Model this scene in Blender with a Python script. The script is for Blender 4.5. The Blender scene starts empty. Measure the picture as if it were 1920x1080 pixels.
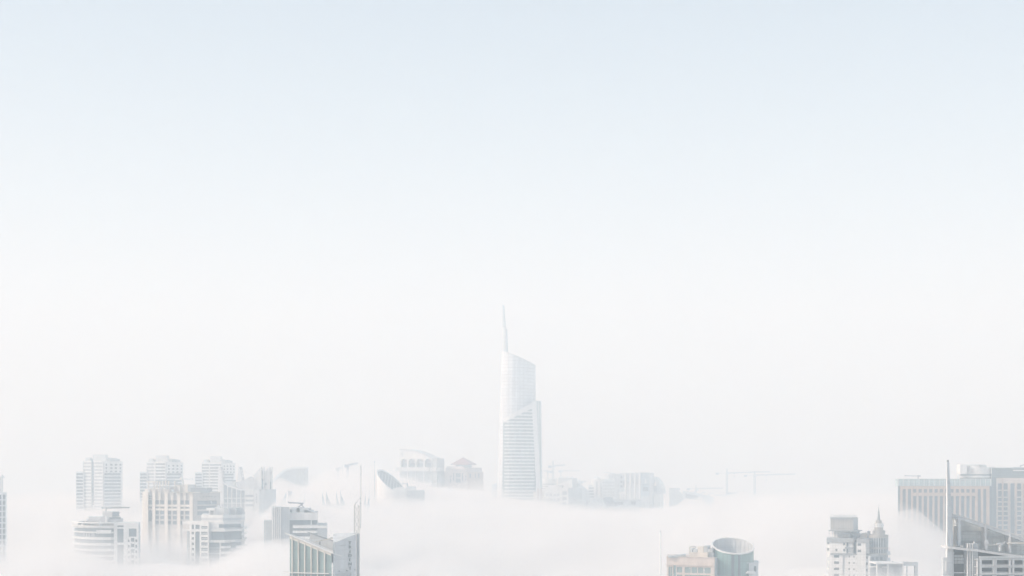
import bpy, bmesh, math, random
from mathutils import Vector, Matrix, noise
R = math.radians
random.seed(7)
sc = bpy.context.scene

# ------------------------------------------------------------------ camera
F = 3000.0          # focal length in photo pixels (photo is 1920 wide)
HY = 895.0          # photo row of the horizon
H = 165.0           # camera height in metres
cd = bpy.data.cameras.new('camera')
cam = bpy.data.objects.new('camera', cd)
sc.collection.objects.link(cam)
cam.location = (0, 0, H)
cam.rotation_euler = (R(90), 0, 0)
cd.sensor_fit = 'HORIZONTAL'
cd.sensor_width = 36
cd.lens = 36 * F / 1920
cd.shift_y = (HY - 540) / 1920
cd.clip_start = 1
cd.clip_end = 30000
sc.camera = cam

# ------------------------------------------------------------------ light
SUN_AZ = R(-101)     # measured from +Y clockwise seen from above: left and a little behind the camera
SUN_EL = R(34)
w = bpy.data.worlds.new('World')
sc.world = w
w.use_nodes = True
wn = w.node_tree.nodes
wl = w.node_tree.links
sky = wn.new('ShaderNodeTexSky')
sky.sky_type = 'NISHITA'
sky.sun_disc = False
sky.sun_elevation = SUN_EL
sky.sun_rotation = SUN_AZ
sky.air_density = 1.0
sky.dust_density = 2.4
sky.ozone_density = 0.3
wl.new(sky.outputs[0], wn['Background'].inputs[0])
wn['Background'].inputs[1].default_value = 0.15
sd = bpy.data.lights.new('sun', 'SUN')
sd.energy = 4.0
sd.angle = R(0.6)
sd.color = (0.99, 1.0, 0.95)
sun = bpy.data.objects.new('sun', sd)
sc.collection.objects.link(sun)
sdir = Vector((math.sin(SUN_AZ) * math.cos(SUN_EL), math.cos(SUN_AZ) * math.cos(SUN_EL), math.sin(SUN_EL)))
sun.rotation_euler = sdir.to_track_quat('Z', 'Y').to_euler()
sun.location = (0, 0, 900)
sc.view_settings.view_transform = 'Standard'
sc.view_settings.look = 'None'
sc.view_settings.exposure = 0.13
sc.view_settings.gamma = 1.0
sc.render.engine = 'CYCLES'
cy = sc.cycles
cy.use_denoising = True
cy.use_adaptive_sampling = False
cy.max_bounces = 14
cy.diffuse_bounces = 2
cy.glossy_bounces = 2
cy.transmission_bounces = 2
cy.volume_bounces = 9
cy.caustics_reflective = False
cy.caustics_refractive = False
# ------------------------------------------------------------------ materials
def mat(name, col, rough=.7, spec=.5, joint=None, var=.10, metal=0.0):
    m = bpy.data.materials.new(name); m.use_nodes = True
    nt = m.node_tree; N = nt.nodes; L = nt.links
    p = N['Principled BSDF']
    p.inputs['Roughness'].default_value = rough
    p.inputs['Specular IOR Level'].default_value = spec
    p.inputs['Metallic'].default_value = metal
    tc = N.new('ShaderNodeTexCoord')
    mp = N.new('ShaderNodeMapping'); mp.inputs['Scale'].default_value = (.35, .35, .06)   # streaks run down the wall
    L.new(tc.outputs['Object'], mp.inputs[0])
    nz = N.new('ShaderNodeTexNoise'); nz.inputs['Scale'].default_value = 1.0; nz.inputs['Detail'].default_value = 5
    L.new(mp.outputs[0], nz.inputs[0])
    rm = N.new('ShaderNodeMapRange')
    rm.inputs['From Min'].default_value = .3; rm.inputs['From Max'].default_value = .7
    rm.inputs['To Min'].default_value = 1-var; rm.inputs['To Max'].default_value = 1+var*.6
    L.new(nz.outputs[0], rm.inputs[0])
    fac = rm.outputs[0]
    if joint:
        jw, jh, ms, dk = joint
        br = N.new('ShaderNodeTexBrick'); br.offset = 0; br.squash = 1
        br.inputs['Scale'].default_value = 1
        br.inputs['Brick Width'].default_value = jw; br.inputs['Row Height'].default_value = jh
        br.inputs['Mortar Size'].default_value = ms; br.inputs['Mortar Smooth'].default_value = 0
        br.inputs['Color1'].default_value = (1.04,)*3+(1,); br.inputs['Color2'].default_value = (.94,)*3+(1,)
        br.inputs['Mortar'].default_value = (dk, dk, dk, 1)
        L.new(tc.outputs['UV'], br.inputs[0])
        mu = N.new('ShaderNodeMath'); mu.operation = 'MULTIPLY'
        L.new(fac, mu.inputs[0]); L.new(br.outputs[0], mu.inputs[1]); fac = mu.outputs[0]
    vm = N.new('ShaderNodeVectorMath'); vm.operation = 'SCALE'
    vm.inputs[0].default_value = col; L.new(fac, vm.inputs['Scale'])
    L.new(vm.outputs[0], p.inputs['Base Color'])
    return m
M = dict(
 white=mat('white_render', (.78,.78,.77), joint=(3.2,3.4,.07,.86)),
 pale=mat('pale_concrete', (.64,.65,.66), joint=(2.8,3.3,.08,.85)),
 tile=mat('white_tile', (.72,.73,.73), joint=(1.5,1.5,.09,.8)),
 plain=mat('white_paint', (.8,.8,.8)),
 grey=mat('grey_panel', (.47,.50,.52), joint=(2.2,2.4,.06,.8)),
 lgrey=mat('light_grey_panel', (.62,.65,.67), joint=(3.0,3.4,.07,.82)),
 mesh=mat('louvre_cladding', (.40,.40,.39), joint=(.9,6,.16,.72)),
 mgrey=mat('mid_grey_panel', (.29,.31,.325), joint=(2.2,2.4,.06,.8)),
 stone=mat('grey_tan_stone', (.40,.385,.365), joint=(1.8,2.0,.06,.82)),
 dgrey=mat('dark_grey', (.26,.28,.30)),
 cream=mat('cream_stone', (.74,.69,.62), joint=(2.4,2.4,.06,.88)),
 cream_shade=mat('shaded_cream_stone', (.50,.47,.44), joint=(2.4,2.4,.06,.88)),  # cream stone again, with shade put into a greyer colour
 pink=mat('pink_stone', (.55,.47,.44), joint=(2.2,2.2,.07,.85)),
 brown=mat('brown_stone', (.53,.41,.335), joint=(2.0,3.3,.06,.85)),
 peach=mat('peach_stone', (.64,.56,.505), joint=(2.2,2.2,.06,.86)),
 red=mat('red_roof_tiles', (.33,.16,.15), joint=(1.2,1.2,.1,.8)),
 glass=mat('blue_grey_glass', (.12,.16,.19), .12, .6, joint=(1.6,3.3,.08,.7), var=.3),
 pglass=mat('pale_glass', (.38,.43,.46), .2, .6, joint=(2.2,3.3,.1,.8), var=.15),
 teal=mat('teal_glass', (.23,.325,.325), .12, .6, joint=(1.5,3.4,.07,.72), var=.2),
 tealp=mat('pale_teal_glass', (.40,.49,.49), .2, .6, joint=(1.6,6,.14,1.35), var=.12),
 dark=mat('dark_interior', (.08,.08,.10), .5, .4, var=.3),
 steel=mat('painted_steel', (.24,.26,.29), .5, .5),
 wsteel=mat('white_steel', (.74,.74,.73), .5, .5),
 csteel=mat('cream_steel', (.62,.60,.55), .5, .5),
 letter=mat('grey_letter', (.16,.17,.18), .5),
 crane=mat('crane_paint', (.34,.33,.31), .6),
)

# ------------------------------------------------------------------ mesh helpers
class MB:
    def __init__(s): s.v = []; s.f = []
    def add(s, vs, fs):
        n = len(s.v); s.v += [tuple(p) for p in vs]; s.f += [tuple(i+n for i in f) for f in fs]; return s
    def box(s, x0, x1, y0, y1, z0, z1):
        return s.add([(x0,y0,z0),(x1,y0,z0),(x1,y1,z0),(x0,y1,z0),(x0,y0,z1),(x1,y0,z1),(x1,y1,z1),(x0,y1,z1)],
            [(0,3,2,1),(4,5,6,7),(0,1,5,4),(1,2,6,5),(2,3,7,6),(3,0,4,7)])
    def prism(s, pts, z0, z1):              # pts counter-clockwise; z0, z1 numbers or functions of (x, y)
        n = len(pts); g = lambda z, p: z(p[0], p[1]) if callable(z) else z
        vs = [(p[0],p[1],g(z0,p)) for p in pts]+[(p[0],p[1],g(z1,p)) for p in pts]
        return s.add(vs, [tuple(range(n-1,-1,-1)), tuple(range(n,2*n))]+[(i,(i+1)%n,n+(i+1)%n,n+i) for i in range(n)])
    def loft(s, lo, hi):                    # two closed rings of 3-D points
        n = len(lo)
        return s.add(list(lo)+list(hi), [tuple(range(n-1,-1,-1)), tuple(range(n,2*n))]+[(i,(i+1)%n,n+(i+1)%n,n+i) for i in range(n)])
    def lathe(s, cx, cy, prof, n=32, a0=0, a1=360):
        full = abs(a1-a0) >= 360; k = n if full else n+1
        vs = []
        for r, z in prof:
            for i in range(k):
                a = R(a0+(a1-a0)*i/n); vs.append((cx+r*math.cos(a), cy+r*math.sin(a), z))
        fs = []
        for j in range(len(prof)-1):
            for i in range(n):
                b = (i+1) % k
                fs.append((j*k+i, j*k+b, (j+1)*k+b, (j+1)*k+i))
        if full:
            fs.append(tuple(range(k-1,-1,-1))); fs.append(tuple((len(prof)-1)*k+i for i in range(k)))
        return s.add(vs, fs)
    def tube(s, p, q, r, r2=None, n=5):
        p = Vector(p); q = Vector(q); d = (q-p)
        if d.length < 1e-6: return s
        d.normalize(); a = d.orthogonal().normalized(); b = d.cross(a); r2 = r if r2 is None else r2
        vs = [p+(a*math.cos(2*math.pi*i/n)+b*math.sin(2*math.pi*i/n))*r for i in range(n)]+[q+(a*math.cos(2*math.pi*i/n)+b*math.sin(2*math.pi*i/n))*r2 for i in range(n)]
        return s.add(vs, [tuple(range(n-1,-1,-1)), tuple(range(n,2*n))]+[(i,(i+1)%n,n+(i+1)%n,n+i) for i in range(n)])
    def ribbon(s, pts, z0, z1, o0, o1):     # band following an open polyline of plan points, o = offset outwards
        P = [Vector(p[:2]) for p in pts]; n = len(P); nr = []
        for i in range(n):
            ts = []
            if i: ts.append((P[i]-P[i-1]).normalized())
            if i < n-1: ts.append((P[i+1]-P[i]).normalized())
            ns = [Vector((t.y, -t.x)) for t in ts]
            m = sum(ns, Vector((0,0))).normalized(); nr.append(m/max(.4, m.dot(ns[0])))
        g = lambda z, p: z(p.x, p.y) if callable(z) else z
        vs = []
        for i in range(n):
            a = P[i]+nr[i]*o0; b = P[i]+nr[i]*o1
            vs += [(a.x,a.y,g(z0,P[i])),(b.x,b.y,g(z0,P[i])),(b.x,b.y,g(z1,P[i])),(a.x,a.y,g(z1,P[i]))]
        fs = [(3,2,1,0)]
        for i in range(n-1):
            k = i*4
            for e in range(4): fs.append((k+e, k+(e+1)%4, k+4+(e+1)%4, k+4+e))
        k = (n-1)*4; fs.append((k,k+1,k+2,k+3))
        return s.add(vs, fs)
    def build(s, name, m, parent=None, smooth=False, fix=True):
        me = bpy.data.meshes.new(name); me.from_pydata(s.v, [], s.f); me.update()
        if fix:
            bm = bmesh.new(); bm.from_mesh(me); bmesh.ops.recalc_face_normals(bm, faces=bm.faces); bm.to_mesh(me); bm.free()
        uv = me.uv_layers.new(name='uv')
        for p in me.polygons:
            n = p.normal
            if abs(n.z) < .75:
                t = Vector((-n.y, n.x, 0)).normalized()
                for li in p.loop_indices:
                    c = me.vertices[me.loops[li].vertex_index].co; uv.data[li].uv = (c.dot(t), c.z)
            else:
                for li in p.loop_indices:
                    c = me.vertices[me.loops[li].vertex_index].co; uv.data[li].uv = (c.x, c.y)
            p.use_smooth = smooth
        me.materials.append(M[m] if isinstance(m, str) else m)
        o = bpy.data.objects.new(name, me); sc.collection.objects.link(o)
        if parent: o.parent = parent
        return o

def tag(o, label, cat, group=None):
    o['label'] = label; o['category'] = cat
    if group: o['group'] = group
    return o

class B:
    """a thing standing at photo column px, distance D; P/X/Z turn photo columns and rows into its local metres"""
    def __init__(s, name, label, cat, px, D, group=None, skew=None):
        s.skew = skew; s.D = D; s.x0 = (px-960)/F*D
        o = bpy.data.objects.new(name, None); o.empty_display_size = 5
        o.location = (s.x0, D, 0); sc.collection.objects.link(o)
        s.o = tag(o, label, cat, group); s.s = D/F; s.gy = HY+H*F/D
    def sk(s, px): return 0 if not s.skew else max(0, s.skew[0]-px)*s.skew[1]     # a front turned towards the left
    def X(s, px, d=0): return (px-960)/F*(s.D+d)-s.x0
    def P(s, px, d=0):
        d = d+s.sk(px); return (s.X(px, d), d)
    def Z(s, py, d=0): return H-(py-HY)/F*(s.D+d)
    def plan(s, pts): return [s.P(*p) for p in pts]
    def prism(s, mb, pts, ya, yb=None): # ya top row, yb bottom row (None = ground)
        return mb.prism(s.plan(pts), 0 if yb is None else s.Z(yb), s.Z(ya) if not callable(ya) else ya)
    def bx(s, mb, pa, pb, ya, yb, d0, d1):      # box whose front face spans the given columns and rows
        z0 = 0 if yb is None else s.Z(yb, 0)
        if s.skew:
            a, c = Vector(s.P(pa, d0)), Vector(s.P(pb, d0)); t = (c-a).normalized(); n = Vector((-t.y, t.x))*(d1-d0)
            return mb.prism([tuple(a), tuple(c), tuple(c+n), tuple(a+n)], z0, s.Z(ya, 0))
        return mb.box(s.X(pa, d0), s.X(pb, d0), d0, d1, z0, s.Z(ya, 0))
    def part(s, name, mb, m, parent=None, smooth=False): return mb.build(name, m, parent or s.o, smooth)

class Wall:
    def __init__(s, b, a, c):
        s.b = b; s.p0 = Vector(b.P(*a)); s.p1 = Vector(b.P(*c)); s.t = (s.p1-s.p0).normalized(); s.n = Vector((s.t.y, -s.t.x)); s.a = a[0]; s.c = c[0]
        s.len = (s.p1-s.p0).length
    def u(s, px):
        rx = (px-960)/F; wx = s.p0.x+s.b.x0; wy = s.p0.y+s.b.D
        return -(wx-wy*rx)/(s.t.x-s.t.y*rx)
    def slabm(s, mb, u0, u1, z0, z1, o0, o1):
        q = lambda u, o: s.p0+s.t*u+s.n*o
        c = [q(u0,o0), q(u0,o1), q(u1,o1), q(u1,o0)]
        return mb.loft([(p.x,p.y,z0) for p in c], [(p.x,p.y,z1) for p in c])
    def slab(s, mb, pa, pb, ya, yb, o0=0, o1=.4):
        return s.slabm(mb, s.u(pa), s.u(pb), 0 if yb is None else s.b.Z(yb), s.b.Z(ya), o0, o1)
    def plate(s, mb, pa, pb, ya, yb, holes, o0=.0, o1=.4):
        yb_ = s.b.gy if yb is None else yb
        xs = sorted({pa, pb} | {max(pa,min(pb,x)) for h in holes for x in h[:2]})
        ys = sorted({ya, yb_} | {max(ya,min(yb_,y)) for h in holes for y in h[2:]})
        for j in range(len(ys)-1):
            ym = (ys[j]+ys[j+1])/2; st = None
            for i in range(len(xs)):
                solid = False
                if i < len(xs)-1:
                    xm = (xs[i]+xs[i+1])/2
                    solid = not any(h[0] < xm < h[1] and h[2] < ym < h[3] for h in holes)
                if solid and st is None: st = xs[i]
                if not solid and st is not None:
                    s.slab(mb, st, xs[i], ys[j], ys[j+1], o0, o1); st = None
    def panes(s, holes, m='glass', name='window', o1=.12, parent=None):
        for h in holes:
            mb = MB(); s.slab(mb, h[0], h[1], h[2], h[3], .02, o1); s.b.part(name, mb, m, parent)
    def facade(s, mbw, pa, pb, ya, yb, holes, m='glass', t=.4, name='window'):
        s.plate(mbw, pa, pb, ya, yb, holes, 0, t); s.panes(holes, m, name)

def rows(y0, h, pitch, n): return [(y0+pitch*i, y0+pitch*i+h) for i in range(n)]
def strips(pa, pb, rr): return [(pa, pb, a, b) for a, b in rr]
def text(body, loc, size, rotz, m, parent, name='lettering', ext=.12, sx=1.0):
    cu = bpy.data.curves.new(name, 'FONT'); cu.body = body; cu.size = size; cu.extrude = ext; cu.align_x = 'CENTER'
    cu.resolution_u = 3
    t = bpy.data.objects.new(name, cu); sc.collection.objects.link(t)
    bpy.context.view_layer.update()
    me = bpy.data.meshes.new_from_object(t); bpy.data.objects.remove(t)
    me.name = name; me.materials.clear(); me.materials.append(M[m])
    o = bpy.data.objects.new(name, me); sc.collection.objects.link(o)
    o.parent = parent; o.location = loc; o.rotation_euler = (R(90), 0, rotz); o.scale = (sx, 1, 1)
    return o
def lattice(mb, p, q, w, r, step, up=Vector((0,1,0))):     # square lattice girder from p to q
    p = Vector(p); q = Vector(q); d = (q-p); L = d.length; d.normalize()
    a = d.cross(up).normalized(); b = d.cross(a); n = max(1, int(L/step))
    cs = [(a+b)*w/2, (a-b)*w/2, (-a-b)*w/2, (b-a)*w/2]
    for c in cs: mb.tube(p+c, q+c, r, n=4)
    for i in range(n):
        u0 = p+d*(L*i/n); u1 = p+d*(L*(i+1)/n)
        for k in range(4):
            c0, c1 = cs[k], cs[(k+1)%4]
            mb.tube(u0+c0, u1+c1, r*.7, n=3) if i % 2 else mb.tube(u0+c1, u1+c0, r*.7, n=3)
            mb.tube(u0+c0, u0+c1, r*.7, n=3)
    return mb

def crane(label, px, D, yap, yjib, pl, pr, ytip, wm=2.0, r=.3, base=None, group='tower cranes above the fog', m='crane', hook=None):
    b = B('tower_crane', label, 'crane', px, D, group)
    zj = b.Z(yjib); zt = b.Z(ytip); za = b.Z(yap); xl = b.X(pl); xr = b.X(pr); dirx = 1 if abs(xr) > abs(xl) else -1
    z0 = 0 if base is None else b.Z(base)
    zb = max(z0, zj-70)
    if zb > z0: b.part('foundation_mast', lattice(MB(), (0,0,z0), (0,0,zb), wm, r, 14), m)
    b.part('mast', lattice(MB(), (0,0,zb), (0,0,zj-1), wm, r, wm*1.6), m)
    b.part('slewing_ring', MB().lathe(0, 0, [(wm*.9,zj-1.6),(wm*.9,zj-.2)], 10), m)
    b.part('tower_head', MB().tube((-wm*.4,0,zj), (0,0,za), r*1.5, r).tube((wm*.4,0,zj), (0,0,za), r*1.5, r), m)
    jb = lattice(MB(), (dirx*.8,0,zj+.5), (xr,0,zt+.5), 1.6, r*.8, 3.2); b.part('jib', jb, m)
    b.part('counter_jib', MB().box(min(xl,-dirx*.6), max(xl,-dirx*.6), -.8, .8, zj-.1, zj+.5), m)
    s = .8 if dirx > 0 else -.8
    b.part('counterweight', MB().box(min(xl,xl+s*6), max(xl,xl+s*6), -1.1, 1.1, zj-2.4, zj+.9), 'dgrey')
    b.part('cab', MB().box(min(dirx*1.0,dirx*3.2), max(dirx*1.0,dirx*3.2), -2.4, -.9, zj-1.8, zj+.6), 'pale')
    b.part('pendant', MB().tube((0,0,za), (xr*.7,0,zj+(zt-zj)*.7+1.2), r*.35, n=3).tube((0,0,za), (xl*.85,0,zj+.5), r*.35, n=3), m)
    if hook:
        hx = b.X(hook[0]); hz_ = b.Z(hook[1]); zz = zj+(zt-zj)*hx/xr
        b.part('trolley', MB().box(hx-1.3, hx+1.3, -.9, .9, zz-1.4, zz-.4), 'dgrey')
        b.part('hook_block', MB().tube((hx,0,zz-1), (hx,0,hz_), r*.35, n=3).box(hx-.7, hx+.7, -.5, .5, hz_-2, hz_), 'dgrey')
    return b

# ------------------------------------------------------------------ ground
g = MB(); g.add([(-9000,-3000,0),(9000,-3000,0),(9000,12000,0),(-9000,12000,0)], [(0,1,2,3)])
go = g.build('ground', mat('sand_ground', (.34,.29,.23), .95), fix=False); go['kind'] = 'structure'
# ================================================================== LEFT SIDE
# --- glass tower cut by the left edge of the picture
b = B('glass_tower', 'grey glass tower cut off by the left edge of the picture', 'tower', -30, 1050)
mb = MB(); b.prism(mb, [(-90,0),(11.3,0),(11.3,26),(-90,26)], 924); b.part('core', mb, 'grey')
mb = MB(); b.prism(mb, [(-90,3),(5.8,3),(5.8,22),(-90,22)], 896, 924); b.part('upper_block', mb, 'lgrey')
W = Wall(b, (-90,0), (11.3,0)); mb = MB()
rr = rows(927.5, 8.8, 10.75, 16); hs = []
for x0, x1 in ((-12,-5),(-4,3.2),(5.3,10.4)): hs += strips(x0, x1, rr)
W.facade(mb, -90, 11.5, 924, None, hs, 'glass', .5); b.part('facade', mb, 'lgrey')
mb = MB(); b.bx(mb, 10.4, 11.9, 923, None, .2, 1.2); b.part('corner_fin', mb, 'white')
mb = MB(); b.bx(mb, -30, 2, 893, 896, 6, 14); b.bx(mb, 3.2, 4.6, 890, 896, 6, 8); b.part('roof_plant', mb, 'white')

# --- three stepped towers
def stepped(label, D, cx, wing, f, right, ty, pitch, dark, n=14):
    b = B('stepped_tower', label, 'tower', cx, D, 'stepped apartment towers')
    y0, yw, yr = ty                     # top of main block, of low wing, of right face
    p = [(f[0],14),(f[-2],3),(f[-1],4),(right,26),(right,40),(f[0],40)]
    mb = MB(); b.prism(mb, p, y0+2); b.part('core', mb, 'pale')
    mw = MB(); b.prism(mw, [(wing,10),(f[0]+2,10),(f[0]+2,36),(wing,36)], yw); b.part('low_wing', mw, 'white')
    rr = [(yw+3+pitch*i, yw+3+pitch*i+pitch*.62) for i in range(n)]
    W = Wall(b, (wing,10), (f[0]+.3,10)); mb = MB()
    W.facade(mb, wing, f[0]+.2, yw, None, strips(wing+.3, f[0], rr), 'glass', .5); b.part('wing_facade', mb, 'white')
    up = [(y0+3+pitch*i, y0+3+pitch*i+pitch*.6) for i in range(n+3)]
    mb = MB()
    for k in range(len(f)-1):
        d0 = 12+(3-12)*(f[k]-f[0])/(f[-2]-f[0]) if k < len(f)-2 else 3
        d1 = 12+(3-12)*(f[k+1]-f[0])/(f[-2]-f[0]) if k+1 < len(f)-1 else 4
        W = Wall(b, (f[k],d0), (f[k+1],d1))
        g = 'pglass' if k not in dark else 'glass'
        if f[k+1]-f[k] < 6: W.panes([(f[k]+.4, f[k+1]-.3, y0+2, y0+2+pitch*n)], 'glass', 'stair_glazing'); continue
        W.facade(mb, f[k]+.2, f[k+1]-.2, y0, None, strips(f[k]+.8, f[k+1]-.8, up), g, .5)
    b.part('front_facade', mb, 'white')
    W = Wall(b, (f[-1],4), (right,26)); mb = MB(); wd = right-f[-1]; hs = []
    for i in range(3):
        for c in (.08,.33,.58,.84):
            hs.append((f[-1]+wd*c, f[-1]+wd*(c+(.14 if .3<c<.6 else .11)), yr+5+pitch*i, yr+5+pitch*i+pitch*.55))
    hs += strips(f[-1]+.6, right-3, [(yw+3+pitch*i, yw+3+pitch*i+pitch*.66) for i in range(n)])
    W.facade(mb, f[-1], right, yr, None, hs, 'glass', .5); b.part('side_facade', mb, 'white')
    # roof storeys
    u = (right-wing)/86
    mb = MB(); q = f[0]
    b.bx(mb, q+4*u, q+12*u, y0-6, y0+2, 14, 22); b.bx(mb, q+30*u, q+43*u, y0-6, y0+2, 10, 30); b.bx(mb, q+43.2*u, q+50*u, y0-3.6, y0+2, 12, 32)
    b.part('roof_storey', mb, 'white')
    mb = MB(); b.bx(mb, q+18*u, q+40*u, y0-12, y0+2, 16, 28); b.part('penthouse', mb, 'white')
    mb = MB(); b.bx(mb, q+50.3*u, q+54*u, y0-5, y0+2, 14, 34); b.part('roof_plant', mb, 'grey')
    mb = MB(); b.bx(mb, q+54.2*u, q+60*u, y0-3.8, y0+3, 18, 36); b.part('roof_plant', mb, 'grey')
    mb = MB(); b.bx(mb, q+12.2*u, q+16*u, y0-4, y0+2, 18, 24); b.part('roof_plant', mb, 'grey')
    return b
stepped('leftmost stepped apartment tower, its pale front split by a dark vertical strip', 1500, 186, 143, [156,172,176.4,193.5,194.3], 229, (863.5,884,864.5), 6.3, (), 13)
stepped('stepped apartment tower rising behind the cream building with pergola posts', 1590, 303, 262.5, [275,291,311,311.8], 343, (865.5,884.5,866.5), 6.1, (1,), 13)
stepped('stepped apartment tower right behind the curved roof fin', 1680, 403, 366, [378.5,393,416,416.8], 440.5, (867,885,867.5), 5.6, (0,1), 13)

# --- round fronted tower with the roof pile
b = B('round_front_tower', 'white tower with rounded left front and stepped roof pile, half sunk in fog', 'tower', 200, 940)
arc = [(140.5,24),(146,15),(156,8),(168,3.4),(181,1),(196,0),(213.5,0)]
pl = arc+[(236,40),(150,46)]
mb = MB(); b.prism(mb, pl, 990); b.part('round_body', mb, 'pale')
A = b.plan(arc)
mb = MB(); mb.ribbon(A, b.Z(990.5), b.Z(987.5), 0, 1.4); mb.ribbon(A, b.Z(999.4), b.Z(997), 0, 1.2); mb.ribbon(A, b.Z(1011.5), b.Z(1007.5), 0, 1.2); mb.ribbon(A, b.Z(1023), b.Z(1019), 0, 1.2); mb.ribbon(A, b.Z(1033.6), b.Z(1029.8), 0, 1.2); mb.ribbon(A, b.Z(1044), b.Z(1040.2), 0, 1.2); mb.ribbon(A, b.Z(1054.6), b.Z(1050.8), 0, 1.2); mb.ribbon(A, 0, b.Z(1061), 0, 1.2); b.part('spandrel_band', mb, 'white')
for ya, yb in ((991,996.8),(999.8,1007.2),(1012,1018.8),(1023.4,1029.6),(1034,1040),(1044.4,1050.4),(1055,1060.6)):
    b.part('window', MB().ribbon(A, b.Z(yb), b.Z(ya), .05, .3), 'glass')
mb = MB()
for px in (157.5,162.5,167,172.5,176):
    i = max(k for k in range(len(arc)) if arc[k][0] <= px); f_ = (px-arc[i][0])/(arc[i+1][0]-arc[i][0]); d = arc[i][1]+f_*(arc[i+1][1]-arc[i][1])
    b.bx(mb, px-.5, px+.5, 1000, 1007.2, d-.9, d+.3)
b.part('pier', mb, 'white')
for ya, yb in ((993.5,1000),(1007,1011.8),(1018,1022.5),(1028.5,1033)):
    mb = MB(); b.bx(mb, 180.5, 208, ya, yb, -2.4, -1.3); b.bx(mb, 180.5, 208, yb-.6, yb+.4, -1.3, .6); b.part('balcony', mb, 'white')
ring = [(136,22),(143,12),(154,5),(168,.5),(183,-2),(214,-2)]
mb = MB(); mb.ribbon(b.plan(ring), b.Z(987.4), b.Z(985.8), -3, .6); mb.ribbon(b.plan(ring), b.Z(981.2), b.Z(979.3), -2.4, .4); b.part('parapet', mb, 'white')
mb = MB(); b.prism(mb, [(146,22),(156,11),(170,5),(186,3),(215,3),(230,38),(152,40)], 980, 990); b.part('set_back_storey', mb, 'stone')
pr = [(213.8,-1.2),(260,-.4),(262.4,22),(216,22)]
mb = MB(); b.prism(mb, pr, 980.2); b.part('side_block', mb, 'pale')
W = Wall(b, (213.8,-1.2), (260,-.4)); mb = MB()
hs = [(220.3,232,985,988.4),(220.3,232,991,1017),(220.3,232,1021.5,1070),(241.8,256.3,991,1006)]
for i in range(6):
    y = 1010.7+10.4*i; hs += [(240,243.2,y+.8,y+5.6),(245.6,252.2,y-2,y+5),(254,257.6,y+.5,y+5.6)]
W.facade(mb, 213.8, 260, 980, None, hs, 'glass', .7); b.part('side_facade', mb, 'white')
W = Wall(b, (260,-.4), (262.4,22)); mb = MB(); W.facade(mb, 260.1, 262.3, 982, None, [(260.5,261.9,985+10.4*i,991+10.4*i) for i in range(8)], 'glass', .3); b.part('end_facade', mb, 'lgrey')
mb = MB(); b.prism(mb, [(163,16),(226,16),(226,36),(163,36)], 975.5, 981); b.prism(mb, [(166,18),(192,18),(192,32),(166,32)], 970, 975.6); b.prism(mb, [(206,18),(231,18),(231,34),(206,34)], 974, 981); b.part('roof_storey', mb, 'pale')
mb = MB(); b.prism(mb, [(192,18),(210.3,18),(210.3,30),(192,30)], 960.3, 978); b.part('lift_house', mb, 'white')
mb = MB(); b.prism(mb, [(210.5,17),(222.5,20),(224,32),(210.5,32)], 961, 970); b.prism(mb, [(205,17),(227,17),(227,33),(205,33)], 971.5, 974.2); b.part('shaded_lift_house_side', mb, 'mgrey')  # shaded side of the lift house, its shade painted in grey
mb = MB()                                                # little vaulted hall on the roof
q = [(182,980),(184,974.5),(189,970),(193,968.4),(197.5,971),(199.5,975),(200,980)]
mb.loft([(b.X(x,8), 8, b.Z(y)) for x, y in q], [(b.X(x,20), 20, b.Z(y)) for x, y in q]); b.part('vault', mb, 'pale')
mb = MB(); mb.lathe(b.X(188.5,2), 2, [(.9,b.Z(988)),(.9,b.Z(979.6)),(.5,b.Z(978.6))], 14); mb.lathe(b.X(156,8), 8, [(1.0,b.Z(988)),(1.0,b.Z(980))], 14); mb.lathe(b.X(200,8), 8, [(.7,b.Z(980)),(.7,b.Z(968))], 12); b.part('vent_stack', mb, 'plain', smooth=False)
mb = MB()
rnd = random.Random(4)
for i in range(22):
    x = rnd.uniform(150, 230); d = rnd.uniform(8, 26); zt = b.Z(981-rnd.uniform(0,3)); xx = b.X(x, d); s_ = rnd.uniform(.4,1.1)
    mb.box(xx-s_, xx+s_, d-s_, d+s_, b.Z(984), zt)
b.part('roof_unit', mb, 'mgrey')
c = B('roof_crane', 'thin grey roof crane on top of the round fronted white tower', 'crane', 199, 962)
zr = c.Z(960.2)
c.part('mast', MB().tube((0,0,zr), (0,0,c.Z(951)), .45, .3), 'crane')
c.part('jib', lattice(MB(), (.2,0,c.Z(952.6)), (c.X(243.5),0,c.Z(951.4)), .6, .14, .9), 'crane')
c.part('counterweight', MB().box(c.X(191), c.X(193.2), -.5, .5, c.Z(953.6), c.Z(950.8)).tube((c.X(193),0,c.Z(952.4)), (0,0,c.Z(952.4)), .2), 'dgrey')
c.part('cable', MB().tube((c.X(241.5),0,c.Z(951.5)), (c.X(241.5),0,c.Z(975)), .05, n=3), 'steel')

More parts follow.
